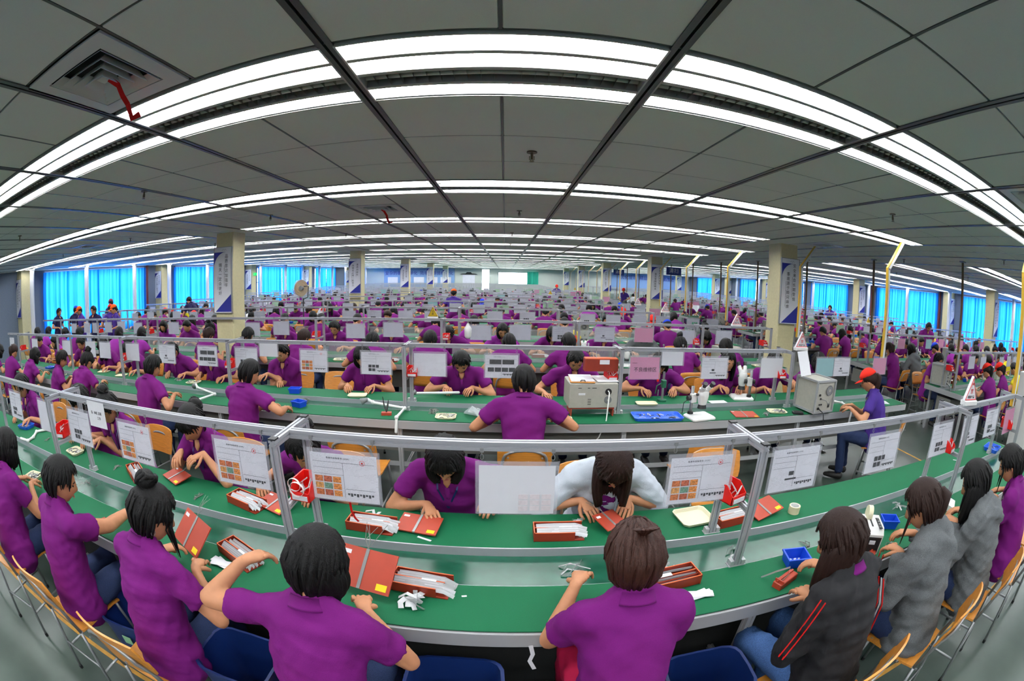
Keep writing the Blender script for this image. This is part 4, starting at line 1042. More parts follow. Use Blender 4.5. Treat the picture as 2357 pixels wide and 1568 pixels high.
def make_tray(L=.24, W_=.17, m=None, h=.02, content=None, name='plastic_tray'):
    t = empty(name); tag(t, 'x', 'tray'); m = m or CREAM; b = MB(); c = .02
    def ring(k, z): x, y = L/2-k, W_/2-k; return [(-x+c, -y, z), (x-c, -y, z), (x, -y+c, z), (x, y-c, z), (x-c, y, z), (-x+c, y, z), (-x, y-c, z), (-x, -y+c, z)]
    V = ring(.012, 0)+ring(0, h)+ring(.006, h)+ring(.016, .004); F = [tuple(range(7, -1, -1)), tuple(range(24, 32))]
    for q in (0, 8, 16):
        for i in range(8): F.append((q+i, q+(i+1) % 8, q+8+(i+1) % 8, q+8+i))
    b.add(V, F); b.build('tray_body', m, t)
    if content:
        rs = random.Random(content); c_ = MB()
        for _ in range(26 if content % 2 else 14):
            p = Vector((rs.uniform(-L*.36, L*.36), rs.uniform(-W_*.34, W_*.34), .008+rs.random()*.012)); a = rs.uniform(0, 6.3); d = Vector((math.cos(a), math.sin(a), 0))*rs.uniform(.012, .04)
            c_.tube([p-d, p+Vector((0, 0, .006)), p+d], rs.choice((.0015, .003, .005)), 5, rs.choice((0, 1, 2)))
        tag(c_.build('small_parts', [RIB, BLACKP, STEEL], t), kind='stuff')
    return t
def make_divbox(seed=1, hang=True):
    """red-brown box with dividers, filled with flat ribbon cables"""
    t = empty('divided_parts_box'); tag(t, 'x', 'box'); L, W_, H_ = .235, .105, .05; w = .005
    MB().bbox(-L/2, L/2, -W_/2, W_/2, 0, w).build('base', RUST, t)
    for s in (-1, 1): MB().bbox(-L/2, L/2*(.6 if s < 0 else 1), s*(W_/2)-w/2, s*(W_/2)+w/2, w, H_-.002).build('side_panel', RUST, t)
    MB().bbox(-L/2-w, -L/2, -W_/2-w/2, W_/2+w/2, 0, H_).build('end_panel', RUST, t)
    MB().bbox(-L/2, L/2*.8, -w/2, w/2, w, H_-.004).build('divider', RUST, t); MB().bbox(-L/2, L/2*.7, W_/4-w/2, W_/4+w/2, w, H_-.008).build('divider', RUST, t)
    e = MB()
    for y in (-W_/2, W_/2): e.bbox(-L/2-w, L/2*(.6 if y < 0 else 1), y-w/2, y+w/2, H_-.002, H_)
    e.bbox(-L/2-w, -L/2, -W_/2, W_/2, H_, H_+.001); e.bbox(-L/2, L/2*.8, -w/2, w/2, H_-.004, H_-.002); e.build('cut_edge', RUSTE, t)
    rs = random.Random(seed)
    for gy, n in ((-.027, 9), (.013, 6), (.039, 3)):
        for k in range(n):
            y = gy+(k-n/2)*.0028; z = .018+.002*k; x1 = L/2*.75+rs.uniform(0, .055)
            MB().ribbon([(-L/2+.01, y, z+.012), (-.02, y+rs.uniform(-.002, .002), z+.016), (x1*.7, y, z+.014+rs.uniform(-.003, .003)), (x1, y+rs.uniform(-.006, .006), z+.004-rs.random()*.012)], .018, .0012, side=(0, .35, 1)).build('ribbon_cable', RIB if k % 3 else PAPER, t)
    MB().box((.03, -.004, H_-.002), (.06, .02, .003)).build('white_clip', PAPER, t)
    return t
def make_board(tilt=0, stk=True, L=.21, W_=.14):
    t = empty('fixture_board'); tag(t, 'x', 'board')
    MB().bbox(-L/2, -.012, -W_/2, W_/2, 0, .006).build('left_leaf', RUSTB, t); MB().bbox(.0, L/2, -W_/2, W_/2, 0, .006).build('right_leaf', RUSTB, t)
    MB().bbox(-.012, 0, -W_/2, W_/2, .001, .009).build('cable_channel', STEEL, t)
    if stk: MB().bbox(L/2-.05, L/2-.012, -W_/2+.01, -W_/2+.033, .006, .0068).build('yellow_sticker', YSTK, t)
    MB().bbox(-L/2+.01, -L/2+.04, W_/2-.03, W_/2-.016, .006, .0068).build('pale_label', PAPER, t)
    w = MB(); rs = random.Random(int(tilt*10)+3)
    for k in range(5): w.tube([(-.006, W_/2, .01), (-.006+rs.uniform(-.02, .02), W_/2+.03, .015), (rs.uniform(-.05, .04), W_/2+.07+rs.uniform(0, .03), .004)], .0011, 4)
    tag(w.build('loose_wires', WIRE, t), kind='stuff')
    return t
RUSTB = mat('orange_red_laminate', (162, 56, 34), .5, var=.06, scale=20)
def make_ribbons(seed, n=8, spread=.07, m=None, w=.016):
    t = MB(); rs = random.Random(seed)
    for k in range(n):
        a = rs.uniform(0, 6.3); p = Vector((rs.uniform(-spread, spread)*.4, rs.uniform(-spread, spread)*.4, .004+.002*k)); d = Vector((math.cos(a), math.sin(a), 0))*rs.uniform(.5, 1)*spread; s = Vector((-d.y, d.x, 0))*.4
        t.ribbon([p-d, p-d*.4+s*rs.random()+Vector((0, 0, .012)), p+d*.3-s*rs.random()*.5+Vector((0, 0, .018)), p+d+Vector((0, 0, .0))], w*rs.uniform(.7, 1.1), .0012, side=(0, 0, 1) if k % 3 == 0 else (-d.y, d.x, .01))
    return t
def make_wires(seed, n=7, spread=.08):
    t = MB(); rs = random.Random(seed)
    a0 = rs.uniform(0, 6.3)
    for k in range(n):
        a = a0+rs.uniform(-.5, .5); d = Vector((math.cos(a), math.sin(a), 0))*spread
        t.tube([d*-.6*rs.random(), Vector((rs.uniform(-.01, .01), rs.uniform(-.01, .01), .006)), d*.5+Vector((rs.uniform(-.02, .02), rs.uniform(-.02, .02), .01)), d*rs.uniform(.8, 1.2)+Vector((0, 0, .003))], .0014, 4)
    t.box((0, 0, .006), (.014, .01, .008))
    return t
def make_bluebox(L=.13, W_=.09, H_=.055, m=None):
    t = empty('open_box'); tag(t, 'x', 'box'); b = MB(); k = .008; m = m or BLUEP
    def ring(x, y, z): return [(-x, -y, z), (x, -y, z), (x, y, z), (-x, y, z)]
    V = ring(L/2-k, W_/2-k, 0)+ring(L/2, W_/2, H_)+ring(L/2-.004, W_/2-.004, H_)+ring(L/2-k-.003, W_/2-k-.003, .003); F = [(3, 2, 1, 0), (12, 13, 14, 15)]
    for q in (0, 4, 8):
        for i in range(4): F.append((q+i, q+(i+1) % 4, q+4+(i+1) % 4, q+4+i))
    b.add(V, F)
    for i in range(4):
        s = ring(L/2+.004, W_/2+.004, 0)
    b.bbox(-L/2-.004, L/2+.004, -W_/2-.004, -W_/2, H_-.008, H_); b.bbox(-L/2-.004, L/2+.004, W_/2, W_/2+.004, H_-.008, H_); b.bbox(-L/2-.004, -L/2, -W_/2, W_/2, H_-.008, H_); b.bbox(L/2, L/2+.004, -W_/2, W_/2, H_-.008, H_)
    b.build('tub', m, t)
    rs = random.Random(5); c = MB()
    for _ in range(12): c.box((rs.uniform(-L*.28, L*.28), rs.uniform(-W_*.28, W_*.28), .008), (.012, .008, .006), rotz(rs.uniform(0, 3)))
    tag(c.build('white_chips', PAPER, t), kind='stuff')
    return t
def make_waste(H_=.56, content=True):
    t = empty('waste_bin'); tag(t, 'x', 'bin'); b = MB(); n = 20
    def ring(k, z):
        o = []
        for j in range(n):
            a = 2*math.pi*j/n; c, s = math.cos(a), math.sin(a); e = .45; o.append((math.copysign(abs(c)**e, c)*.17*k, math.copysign(abs(s)**e, s)*.14*k, z))
        return o
    V = ring(.78, 0)+ring(1, H_-.02)+ring(1.06, H_-.02)+ring(1.06, H_)+ring(.98, H_)+ring(.76, .01)
    F = [tuple(range(n-1, -1, -1)), tuple(range(5*n, 6*n))]+[(q*n+i, q*n+(i+1) % n, (q+1)*n+(i+1) % n, (q+1)*n+i) for q in range(5) for i in range(n)]
    b.add(V, F); b.build('tub', NAVYP, t, 'auto')
    if content:
        c = make_ribbons(9, 16, .09, w=.03)
        c.v = [(x, y, z+.10) for x, y, z in c.v]; tag(c.build('paper_scraps', PAPER, t), kind='stuff')
        MB().bbox(-.03, .03, -.147, -.143, H_-.13, H_-.08).build('label_sticker', GREENS, t)
    return t
def make_microscope():
    t = empty('stereo_microscope'); tag(t, 'x', 'microscope')
    MB().cbox((0, 0, .011), (.20, .17, .022), .012).build('base', WHITEP, t)
    MB().tube([(-.055, .05, .02), (-.055, .05, .24)], .0125, 12).build('pillar', STEEL, t, True)
    MB().cyl((-.055, .05, .032), .022, .022, 14).build('pillar_collar', BLACKP, t, 'auto')
    MB().cbox((-.045, .045, .15), (.05, .04, .07), .006).build('focus_block', WHITEP, t)
    for s in (-1, 1): MB().cyl((-.045+s*.04, .045, .15), .019, .026, 14, axis='x').build('focus_knob', BLACKP, t, 'auto')
    h = MB(); h.tube([(.01, .0, .105), (.01, .0, .125), (.01, 0, .17), (.01, .0, .20), (.01, .0, .215)], [.030, .036, .043, .043, .034], 18); h.build('zoom_body', WHITEP, t, 'auto')
    MB().tube([(.01, 0, .075), (.01, 0, .106)], [.036, .030], 16).build('objective', BLACKP, t, 'auto')
    MB().tube([(.01, -.005, .205), (.01, -.012, .235)], [(.040, .03), (.048, .026)], 14, side=(1, 0, 0)).build('head_block', WHITEP, t, 'auto')
    for s in (-1, 1):
        MB().tube([(.01+s*.018, -.01, .215), (.01+s*.030, -.045, .255)], .019, 12).build('eyepiece_tube', WHITEP, t, 'auto')
        MB().tube([(.01+s*.030, -.045, .255), (.01+s*.034, -.068, .285)], [.015, .018], 12).build('eyepiece', BLACKP, t, 'auto')
        MB().cyl((.01+s*.05, 0, .185), .009, .02, 10, axis='x').build('zoom_knob', BLACKP, t)
    MB().tube([(-.07, .05, .15), (-.11, .07, .11), (-.12, .06, .03), (-.09, .12, .01)], .003, 6).build('cable', BLACKP, t, True)
    return t
def make_instrument(kind='tower'):
    t = empty('test_instrument'); tag(t, 'x', 'instrument')
    if kind == 'flat':
        w, d, h = .44, .30, .22
        MB().cbox((0, 0, h/2), (w, d, h), .006).build('case', INSTR, t)
        y = -d/2-.002
        MB().cyl((.13, y, .145), .03, .006, 18, axis='y').build('power_inlet', BLACKP, t, 'auto')
        f = MB(); f.tube([(.13+.032*math.cos(a), y, .07+.032*math.sin(a)) for a in [2*math.pi*j/16 for j in range(17)]], .003, 5); f.cyl((.13, y, .07), .030, .004, 18, axis='y'); f.build('fan_grille', GREYP, t, 'auto'); MB().cyl((.13, y-.003, .07), .010, .004, 12, axis='y').build('fan_hub', INSTR, t)
        v = MB()
        for k in range(4): v.box((-.04, y, .03+.016*k), (.03, .002, .004))
        for x, z, a in ((-.13, .19, .03), (-.05, .19, .02), (0, .19, .04)): v.box((x, y, z-.01), (a, .002, .005))
        v.build('slots', DARK, t); MB().box((-.11, y, .125), (.06, .002, .018)).build('rating_label', PAPER, t)
        MB().tube([(.125, y-.01, .155), (.125, y-.05, .15), (.11, y-.09, .05), (.09, y-.14, -.08), (.03, y-.16, -.22), (-.02, y-.14, -.30)], .0055, 8).build('mains_lead', WHITEP, t, True)
        return t
    w, d, h = .30, .34, .33
    MB().cbox((0, 0, h/2+.015), (w-.016, d-.016, h-.016), .004).build('case', INSTR, t)
    f = MB()
    for sx in (-1, 1):
        for sy in (-1, 1): f.extr((sx*w/2, sy*d/2, .01), (sx*w/2, sy*d/2, h+.015), .02)
        for z in (.02, h+.01): f.extr((sx*w/2, -d/2, z), (sx*w/2, d/2, z), .02)
    for sy in (-1, 1):
        for z in (.02, h+.01): f.extr((-w/2, sy*d/2, z), (w/2, sy*d/2, z), .02)
    f.build('corner_frame', ALUW, t)
    y = -d/2-.001
    g_ = MB(); g_.tube([(.06+.05*math.cos(a), y-.004, .24+.05*math.sin(a)) for a in [2*math.pi*j/20 for j in range(21)]], .004, 5); g_.cyl((.06, y, .24), .048, .006, 22, axis='y'); g_.build('fan_grille', GREYP, t, 'auto')
    MB().cyl((.06, y-.004, .24), .016, .005, 14, axis='y').build('fan_hub', INSTR, t)
    for k, (x, z, r_) in enumerate(((-.09, .20, .012), (-.07, .16, .010), (-.08, .10, .008), (-.05, .10, .008), (-.09, .06, .014))): MB().cyl((x, y-.003, z), r_, .01, 12, axis='y').build('socket', BLACKP, t, 'auto')
    MB().box((.08, y, .08), (.025, .004, .04)).build('switch', BLACKP, t)
    MB().tube([(-.07, y-.01, .16), (-.03, y-.05, .15), (.03, y-.04, .10), (.09, y-.03, .17)], .003, 6).build('signal_cable', GREYP, t, True)
    MB().tube([(-.09, y-.01, .06), (-.05, y-.06, .02), (-.04, y-.08, -.10), (-.05, y-.07, -.25)], .006, 7).build('mains_lead', BLACKP, t, True)
    for s in (-1, 1):
        for q in (-1, 1): MB().cyl((s*w*.4, q*d*.4, .004), .012, .01, 8).build('foot', BLACKP, t)
    return t
def make_triangle(yellow=False):
    t = empty('warning_triangle'); tag(t, 'x', 'sign')
    M_ = Matrix(((1, 0, 0), (0, 0, 1), (0, 1, 0)))
    MB().cbox((0, 0, .014), (.15, .06, .028), .004).build('base', WHITEP, t)
    MB().prism([(-.075, .028), (.075, .028), (0, .175)], -.012, .012, M=M_).build('triangle_panel', PAPER if not yellow else YELP, t)
    for y, s in ((-.0128, 1),):
        b = MB()
        def edge(a, c): b.tube([(a[0], y, a[1]), (c[0], y, c[1])], .0028, 4)
        edge((-.066, .033), (.066, .033)); edge((.066, .033), (0, .162)); edge((0, .162), (-.066, .033)); b.build('border', REDINK if not yellow else INK, t)
    if not yellow:
        q = link('lettering', TXT['ban1'], t, (0, -.0135, .10)); q.rotation_euler = (R(90), 0, 0)
        q = link('lettering', TXT['ban2'], t, (0, -.0135, .048)); q.rotation_euler = (R(90), 0, 0)
    else:
        q = link('lettering', TXT['ban1b'], t, (0, -.0135, .085)); q.rotation_euler = (R(90), 0, 0)
    return t
TXT['ban1b'] = text_mesh('lettering', '注\n意', .034, INK, .0005, line=1.1)

# ------------------------------------------------------------------ workbenches
BT_ = .75; FT = 1.342
FX = [1.05+1.935*k for k in range(-7, 9)]
def post_mesh():
    return MB().extr((0, 0, 0), (0, 0, FT-BT_-.02), .032).mesh('post', ALU)
POSTM = post_mesh(); CAPM = MB().box((0, 0, .003), (.034, .034, .006)).mesh('end_cap', BLACKP)
FOOTM = MB().bbox(-.045, .045, -.02, .02, 0, .004).bbox(-.04, -.02, -.018, .018, .004, .03).bbox(.02, .04, -.018, .018, .004, .03).cyl((-.035, 0, .006), .006, .006, 8).cyl((.035, 0, .006), .006, .006, 8).mesh('post_foot', ALUW)
XBM = MB().extr((0, -.168, 0), (0, .168, 0), .032).mesh('cross_bar', ALU)
XBM2 = MB().extr((0, -.136, 0), (0, .136, 0), .026).mesh('cross_bar', ALU)
LEGM = MB().extr((0, 0, .02), (0, 0, .67), .04).cyl((0, 0, .012), .02, .024, 8).mesh('leg', ALUW)
LEGX = MB().extr((0, -.36, .22), (0, .36, .22), .03).mesh('leg_brace', ALUW)
STRAPM = {}
def bench(k, y, xl, xr, frames, label, group, cuts=(), detail=2, rail_l=None, rail_r=None):
    t = empty('workbench', (0, y, 0)); tag(t, label, 'workbench', group)
    segs = []; a = xl
    for c0, c1 in cuts: segs.append((a, c0)); a = c1
    segs.append((a, xr))
    for a, b_ in segs:
        MB().bbox(a, b_, -.44, -.165, BT_-.004, BT_).build('table_top', GREEN, t); MB().bbox(a, b_, .12, .44, BT_-.004, BT_).build('table_top', GREEN, t)
        MB().bbox(a, b_, -.44, -.168, BT_-.022, BT_-.004).build('table_core', TEE, t); MB().bbox(a, b_, .123, .44, BT_-.022, BT_-.004).build('table_core', TEE, t)
        if detail:
            MB().bbox(a, b_, -.168, .123, .700, .706).build('conveyor_belt', BELT, t)
            MB().bbox(a, b_, .115, .1225, .706, BT_+.001).build('edge_trim', ALU, t); MB().bbox(a, b_, -.1675, -.162, .706, BT_-.001).build('edge_trim', ALU, t)
        r_ = MB(); r_.bbox(a, b_, -.452, -.44, .672, BT_-.008); r_.build('side_rail', ALUW, t)
        MB().bbox(a, b_, .44, .452, .672, BT_-.008).build('side_rail', ALUW, t)
        if detail:
            MB().bbox(a+.05, b_-.05, -.19, .145, .10 if k == 0 else .36, .62).build('return_channel', DARK if k == 0 else GREYD, t)  # front bench: deepened and coloured dark to put shade under the table
            if detail > 1: MB().bbox(a+.02, b_-.02, -.40, -.385, .30, .34).build('lower_rail', ALUW, t); MB().bbox(a+.02, b_-.02, .385, .40, .30, .34).build('lower_rail', ALUW, t)
        MB().bbox(a-.006, a, -.452, .452, .672, BT_).build('end_panel', ALUW, t); MB().bbox(b_, b_+.006, -.452, .452, .672, BT_).build('end_panel', ALUW, t)
    def L(n, me, x, yy, z): return link(n, me, t, (x, yy, z))
    for x in frames:
        if detail >= 1:
            for s in (-1, 1):
                L('post', POSTM, x, s*.152, BT_)
                if detail > 1: L('end_cap', CAPM, x, s*.152, FT); L('post_foot', FOOTM, x, s*.152, BT_)
                L('leg', LEGM, x, s*.40, 0)
            L('cross_bar', XBM, x, 0, FT-.016); L('cross_bar', XBM2, x, 0, 1.03)
            if detail > 1: L('leg_brace', LEGX, x, 0, 0)
    if detail == 0:
        f = MB()
        for x in frames:
            for s in (-1, 1): f.bbox(x-.016, x+.016, s*.152-.016, s*.152+.016, BT_, FT); f.bbox(x-.02, x+.02, s*.40-.02, s*.40+.02, 0, .68)
            f.bbox(x-.016, x+.016, -.15, .15, FT-.03, FT); f.bbox(x-.013, x+.013, -.15, .15, 1.02, 1.045)
        f.build('post_frame', ALU, t)
    fr = sorted(frames); lo = rail_l if rail_l is not None else fr[0]; hi = rail_r if rail_r is not None else fr[-1]
    pts = [lo]+[x for x in fr if lo < x < hi]+[hi]
    for a, b_ in zip(pts[:-1], pts[1:]):
        if detail: MB().extr((a+.017, -.02, FT-.016), (b_-.017, -.02, FT-.016), .036).build('top_rail', ALU, t)
    if not detail: MB().bbox(lo, hi, -.035, -.005, FT-.034, FT-.002).build('top_rail', ALU, t)
    return t
# ------------------------------------------------------------------ people definitions
def wl_(loc, rz, w):
    c, s = math.cos(-rz), math.sin(-rz); x, y = w[0]-loc[0], w[1]-loc[1]
    return (x*c-y*s, x*s+y*c, w[2])
def P(label, x, y, deg, hl, hr, group=None, **k):
    """hl, hr: world positions of the person's own left and right hand"""
    rz = R(deg); loc = (x, y, 0)
    return person('person', label, loc, rz, group, hands=(wl_(loc, rz, hl), wl_(loc, rz, hr)), **k)
G1 = None
# nearest bench, backs to the camera (left to right)
P('leftmost foreground woman in purple polo with shoulder-length black hair', -2.94, .84, 8, (-3.10, 1.22, .82), (-2.98, 1.24, .82), hair='bobside', lean=14, pitch=32, size=.98)
P('young man in purple polo, short black hair, arm stretched across the front bench', -2.10, .86, 0, (-1.98, 1.16, .85), (-2.00, 1.50, .79), hair='short', lean=12, pitch=26, male=True, size=.97, yaw=-25, turn=-8)
P('woman in purple polo with topknot bun and hoop earring, before a tilted orange board', -1.36, .86, 0, (-1.42, 1.23, .84), (-1.25, 1.19, .84), hair='topbunsidewisp', lean=15, pitch=30, yaw=-28, turn=-6, legs=JEANS)
P('woman in purple polo with loose dark hair, left hand raised beside her face', -.57, .82, 0, (-.80, 1.10, 1.05), (-.50, 1.20, .84), hair='bob', lean=14, pitch=26, yaw=-18, elbow=(.5, .6), belly=.01)
P('person in purple polo with reddish-brown tied hair, back turned, centre right foreground', .41, .94, 0, (.31, 1.36, .88), (.50, 1.38, .80), hair='lowshort_tuft', hairm=HAIRR, lean=11, pitch=20, size=1.0, belly=.03, legs=PINKC, elbow=(.3, .15))
P('woman in black track jacket with red and white stripes, front bench', 1.28, .81, 16, (1.17, 1.08, .84), (1.32, 1.24, .83), hair='long', hairm=HAIRB, lean=14, pitch=30, top='jacket', shirt=BLACKC, yaw=16, legs=JEANSB, size=.99)
P('woman in grey hooded jacket with brown ponytail, beside the tape dispenser', 1.93, .82, 16, (1.82, 1.13, .85), (1.95, 1.19, .86), hair='ponyside', hairm=HAIRB, lean=16, pitch=34, top='hoodie', shirt=GREYC, yaw=14)
P('woman in grey hooded jacket with black hair, second grey hood from the dispenser', 2.56, .80, 16, (2.42, 1.14, .86), (2.55, 1.16, .86), hair='longside', lean=17, pitch=36, top='hoodie', shirt=GREYC, yaw=10)
P('woman in purple polo with long black ponytail, rightmost at the front bench', 3.16, .78, 14, (3.08, 1.12, .86), (3.22, 1.12, .86), hair='ponyside', lean=17, pitch=32, yaw=12)
# nearest bench, far side, facing the camera
P('person in purple polo at the far left, cut by the picture edge', -4.75, 2.30, 180, (-4.6, 1.95, .8), (-4.9, 1.95, .8), hair='short', lean=16, pitch=30)
P('woman in purple polo left of the handwritten note, front bench', -3.42, 2.34, 186, (-3.25, 1.98, .82), (-3.5, 2.0, .82), hair='bobbang', lean=16, pitch=30)
P('woman in purple polo with black topknot, face hidden behind hanging sheets', -2.86, 2.30, 176, (-3.10, 1.98, .83), (-3.22, 1.96, .83), hair='topbunbang', lean=17, pitch=30)
P('young woman in purple polo with dark hair pinned up, threading a white ribbon cable', -1.90, 2.32, 172, (-1.86, 1.95, .92), (-2.00, 1.95, .90), hair='bunbang', lean=16, pitch=36, yaw=8)
P('person in purple polo bent low behind the red bin and left frame', -1.07, 2.30, 184, (-1.05, 1.98, .80), (-1.34, 1.98, .79), hair='bun', lean=20, pitch=46)
P('woman in purple polo, dark hair, hand on a red board, facing the camera', -.28, 2.28, 180, (-.08, 2.0, .82), (-.34, 1.93, .79), hair='bangbob', lean=19, pitch=46, elbow=(.8, 1.3))
P('woman in pale denim jacket with long brown hair bent over a red board', .55, 2.28, 180, (.63, 1.98, .80), (.46, 1.98, .80), hair='bangsidelong', hairm=HAIRB, lean=22, pitch=52, top='jacket', shirt=DENIML, elbow=(1.4, 1.4), sleeve=1.35)
# second bench, backs to the camera
P('young man in purple polo with black hair, far left of the second bench', -5.95, 3.28, -28, (-5.82, 3.62, .82), (-5.7, 3.56, .82), hair='short', lean=10, pitch=30, male=True, size=.96, q=.6)
P('black-haired man in purple polo, back turned, left part of the second bench', -3.62, 3.22, -6, (-3.5, 3.55, .82), (-3.35, 3.5, .84), hair='short', lean=8, pitch=28, male=True, q=.6, yaw=-18)
P('man in purple polo, elbow out beside a blue box on the second bench', -2.30, 3.24, -10, (-2.1, 3.6, .80), (-1.95, 3.55, .80), hair='short', lean=10, pitch=24, male=True, q=.6, yaw=-22, elbow=(.9, 1.6))
P('broad-backed man in purple polo in the middle of the second bench', .16, 3.26, 0, (0, 3.6, .79), (.36, 3.6, .79), hair='short', lean=13, pitch=20, male=True, q=.6, size=1.02, elbow=(.95, .95))
P('woman in indigo polo and red cap at the right end of the second bench', 3.92, 3.18, 34, (3.52, 3.42, .83), (3.62, 3.52, .82), hair='pony', hairm=HAIRB, lean=14, pitch=26, shirt=INDIGO, cap=CAPR, q=.6)
# second bench, far side, facing the camera
F2 = 4.70
for lab, x, y, dg, hl, hr, kw in (
 ('man in purple polo bent forward behind sheets, left part of the second bench', -4.3, F2, 180, (-4.1, 4.36, .8), (-4.35, 4.36, .8), dict(hair='short', male=True, lean=18, pitch=40)),
 ('man in purple polo bent low over a cream tray on the second bench', -3.55, F2-.04, 176, (-3.4, 4.36, .8), (-3.75, 4.36, .8), dict(hair='short', male=True, lean=22, pitch=48)),
 ('man in purple polo holding a pink tool, face partly behind a small hanging card', -2.52, F2, 180, (-2.75, 4.38, .86), (-2.5, 4.40, .79), dict(hair='short', male=True, lean=12, pitch=28)),
 ('woman in purple polo with bangs beside the hanging sheet with six photos', -1.50, F2, 180, (-1.40, 4.34, .8), (-1.62, 4.34, .8), dict(hair='bobbang', lean=14, pitch=30)),
 ('man in purple polo with thick black hair holding a white pipe end', -.43, F2-.02, 180, (-.36, 4.32, .82), (-.55, 4.34, .82), dict(hair='short', male=True, lean=17, pitch=44, elbow=(1.4, 1.2))),
 ('man in purple polo behind the grey instrument box with a clipboard', .74, F2, 180, (.95, 4.3, .8), (.45, 4.3, .79), dict(hair='short', male=True, lean=12, pitch=36)),
 ('person in purple polo behind the pink card, holding a green tool', 1.66, F2, 180, (1.78, 4.34, .82), (1.5, 4.34, .82), dict(hair='bobbang', male=True, lean=16, pitch=34, elbow=(1.5, 1.5))),
 ('woman in magenta polo with long black hair looking into a white microscope', 2.52, F2-.02, 178, (2.62, 4.34, .82), (2.45, 4.34, .84), dict(hair='longside', lean=15, pitch=20)),
 ('person in purple polo reaching forward beside the right frame, second bench', 3.22, F2, 176, (3.42, 4.34, .88), (3.1, 4.36, .8), dict(hair='short', male=True, lean=14, pitch=30)),
 ('woman in purple polo hidden behind the grey tower instrument', 3.95, F2, 184, (3.9, 4.3, .82), (3.75, 4.34, .85), dict(hair='bobbang', lean=14, pitch=30))):
    P(lab, x, y, dg, hl, hr, q=.6, **kw)
# standing people on the left behind the third bench
ST = [(-12.6, 7.3, -70, 'short', None, NAVY, 'bare-headed man in dark uniform standing leftmost by the windows'), (-12.05, 7.7, 10, 'short', CAPB, NAVY, 'man in dark uniform and dark cap, back turned, second from left by the windows'),
      (-11.3, 7.5, 165, 'short', CAPO, INDIGO, 'woman in orange cap standing third from left by the windows'), (-10.5, 7.5, 190, 'short', None, NAVY, 'man in navy polo with arms crossed standing by the windows'),
      (-9.8, 7.6, 60, 'short', CAPR, INDIGO, 'person in bright red cap leaning in a group by the windows'), (-9.4, 7.5, 150, 'short', CAPO, INDIGO, 'person in bright orange cap, right of the red cap, by the windows')]
for x, y, dg, h, cp, sh_, lab in ST:
    person('person', lab, (x, y, 0), R(dg), None, hands=((-.12, .22, 1.0), (.12, .24, 1.02)), hair=h, cap=cp, shirt=sh_, stand=True, lean=3, pitch=14, male=True, q=.6, legs=PANTS, size=.96)
person('person', 'capped man in dark uniform standing tall in front of the second curtain', (-12.3, 9.6, 0), R(80), None, hands=((-.12, .22, 1.0), (.12, .24, 1.02)), hair='short', cap=mat('maroon_cap_cloth', (120, 30, 50), .8), shirt=NAVY, stand=True, lean=3, pitch=10, male=True, q=.6, legs=JEANSB)
person('person', 'dark capped man bending over a bench, left of the first cream column', (-9.0, 10.5, 0), R(70), None, hands=((-.2, .45, .8), (.2, .45, .8)), hair='short', cap=BLACKC, shirt=NAVY, stand=True, lean=26, pitch=40, male=True, q=.6, legs=PANTS)
person('person', 'standing man in purple polo, head above the benches at right', (11.0, 7.45, 0), R(150), None, hands=((-.2, .3, .85), (.2, .3, .85)), hair='short', stand=True, lean=12, pitch=36, male=True, q=.6, legs=PANTS)
for x, y, dg, cp, lab in ((2.86, 25.0, 180, CAPR, 'tiny red-capped figure standing far down the hall'), (5.91, 21.8, 150, CAPR, 'red-capped figure standing near the far right columns'), (-1.43, 12.35, 0, CAPO, 'orange-capped person standing among the middle benches'), (13.6, 14.9, 120, None, 'dark-haired person standing by the right-hand curtains')):
    person('person', lab, (x, y, 0), R(dg), None, hands=((-.12, .22, 1.0), (.12, .24, 1.02)), hair='short', cap=cp, shirt=INDIGO, stand=True, lean=3, pitch=14, q=.6, legs=PANTS, size=.97)
NFIX = len(TASK)
# prototypes for the farther benches
PR = []
for kw in (dict(hair='short', male=True, lean=12, pitch=30), dict(hair='pony', lean=14, pitch=34, hairm=HAIRB), dict(hair='bangbob', lean=17, pitch=42), dict(hair='topbunbang', lean=16, pitch=40), dict(hair='short', male=True, lean=20, pitch=46, hands=((-.22, .38, .8), (.18, .42, .8))),
           dict(hair='longbang', lean=15, pitch=38, hands=((-.2, .4, .8), (.05, .42, .84))), dict(hair='short', lean=12, pitch=30, cap=CAPB, male=True), dict(hair='pony', lean=14, pitch=30, cap=CAPR), dict(hair='bob', lean=14, pitch=36, top='hoodie', shirt=GREYC), dict(hair='short', lean=14, pitch=36, male=True, shirt=YELLOWC), dict(hair='bun', lean=14, pitch=36, shirt=WHITEC, top='hoodie'), dict(hair='bob', lean=14, pitch=30, shirt=PURPLE2)):
    a = person('person', 'x', (0, -50, 0), 0, None, q=.6, **kw); b_ = person('person', 'x', (0, -50, 0), 0, None, q=.3, **kw); PR.append((a, b_, kw))
NLOW = len(TASK)
people = finish_people()
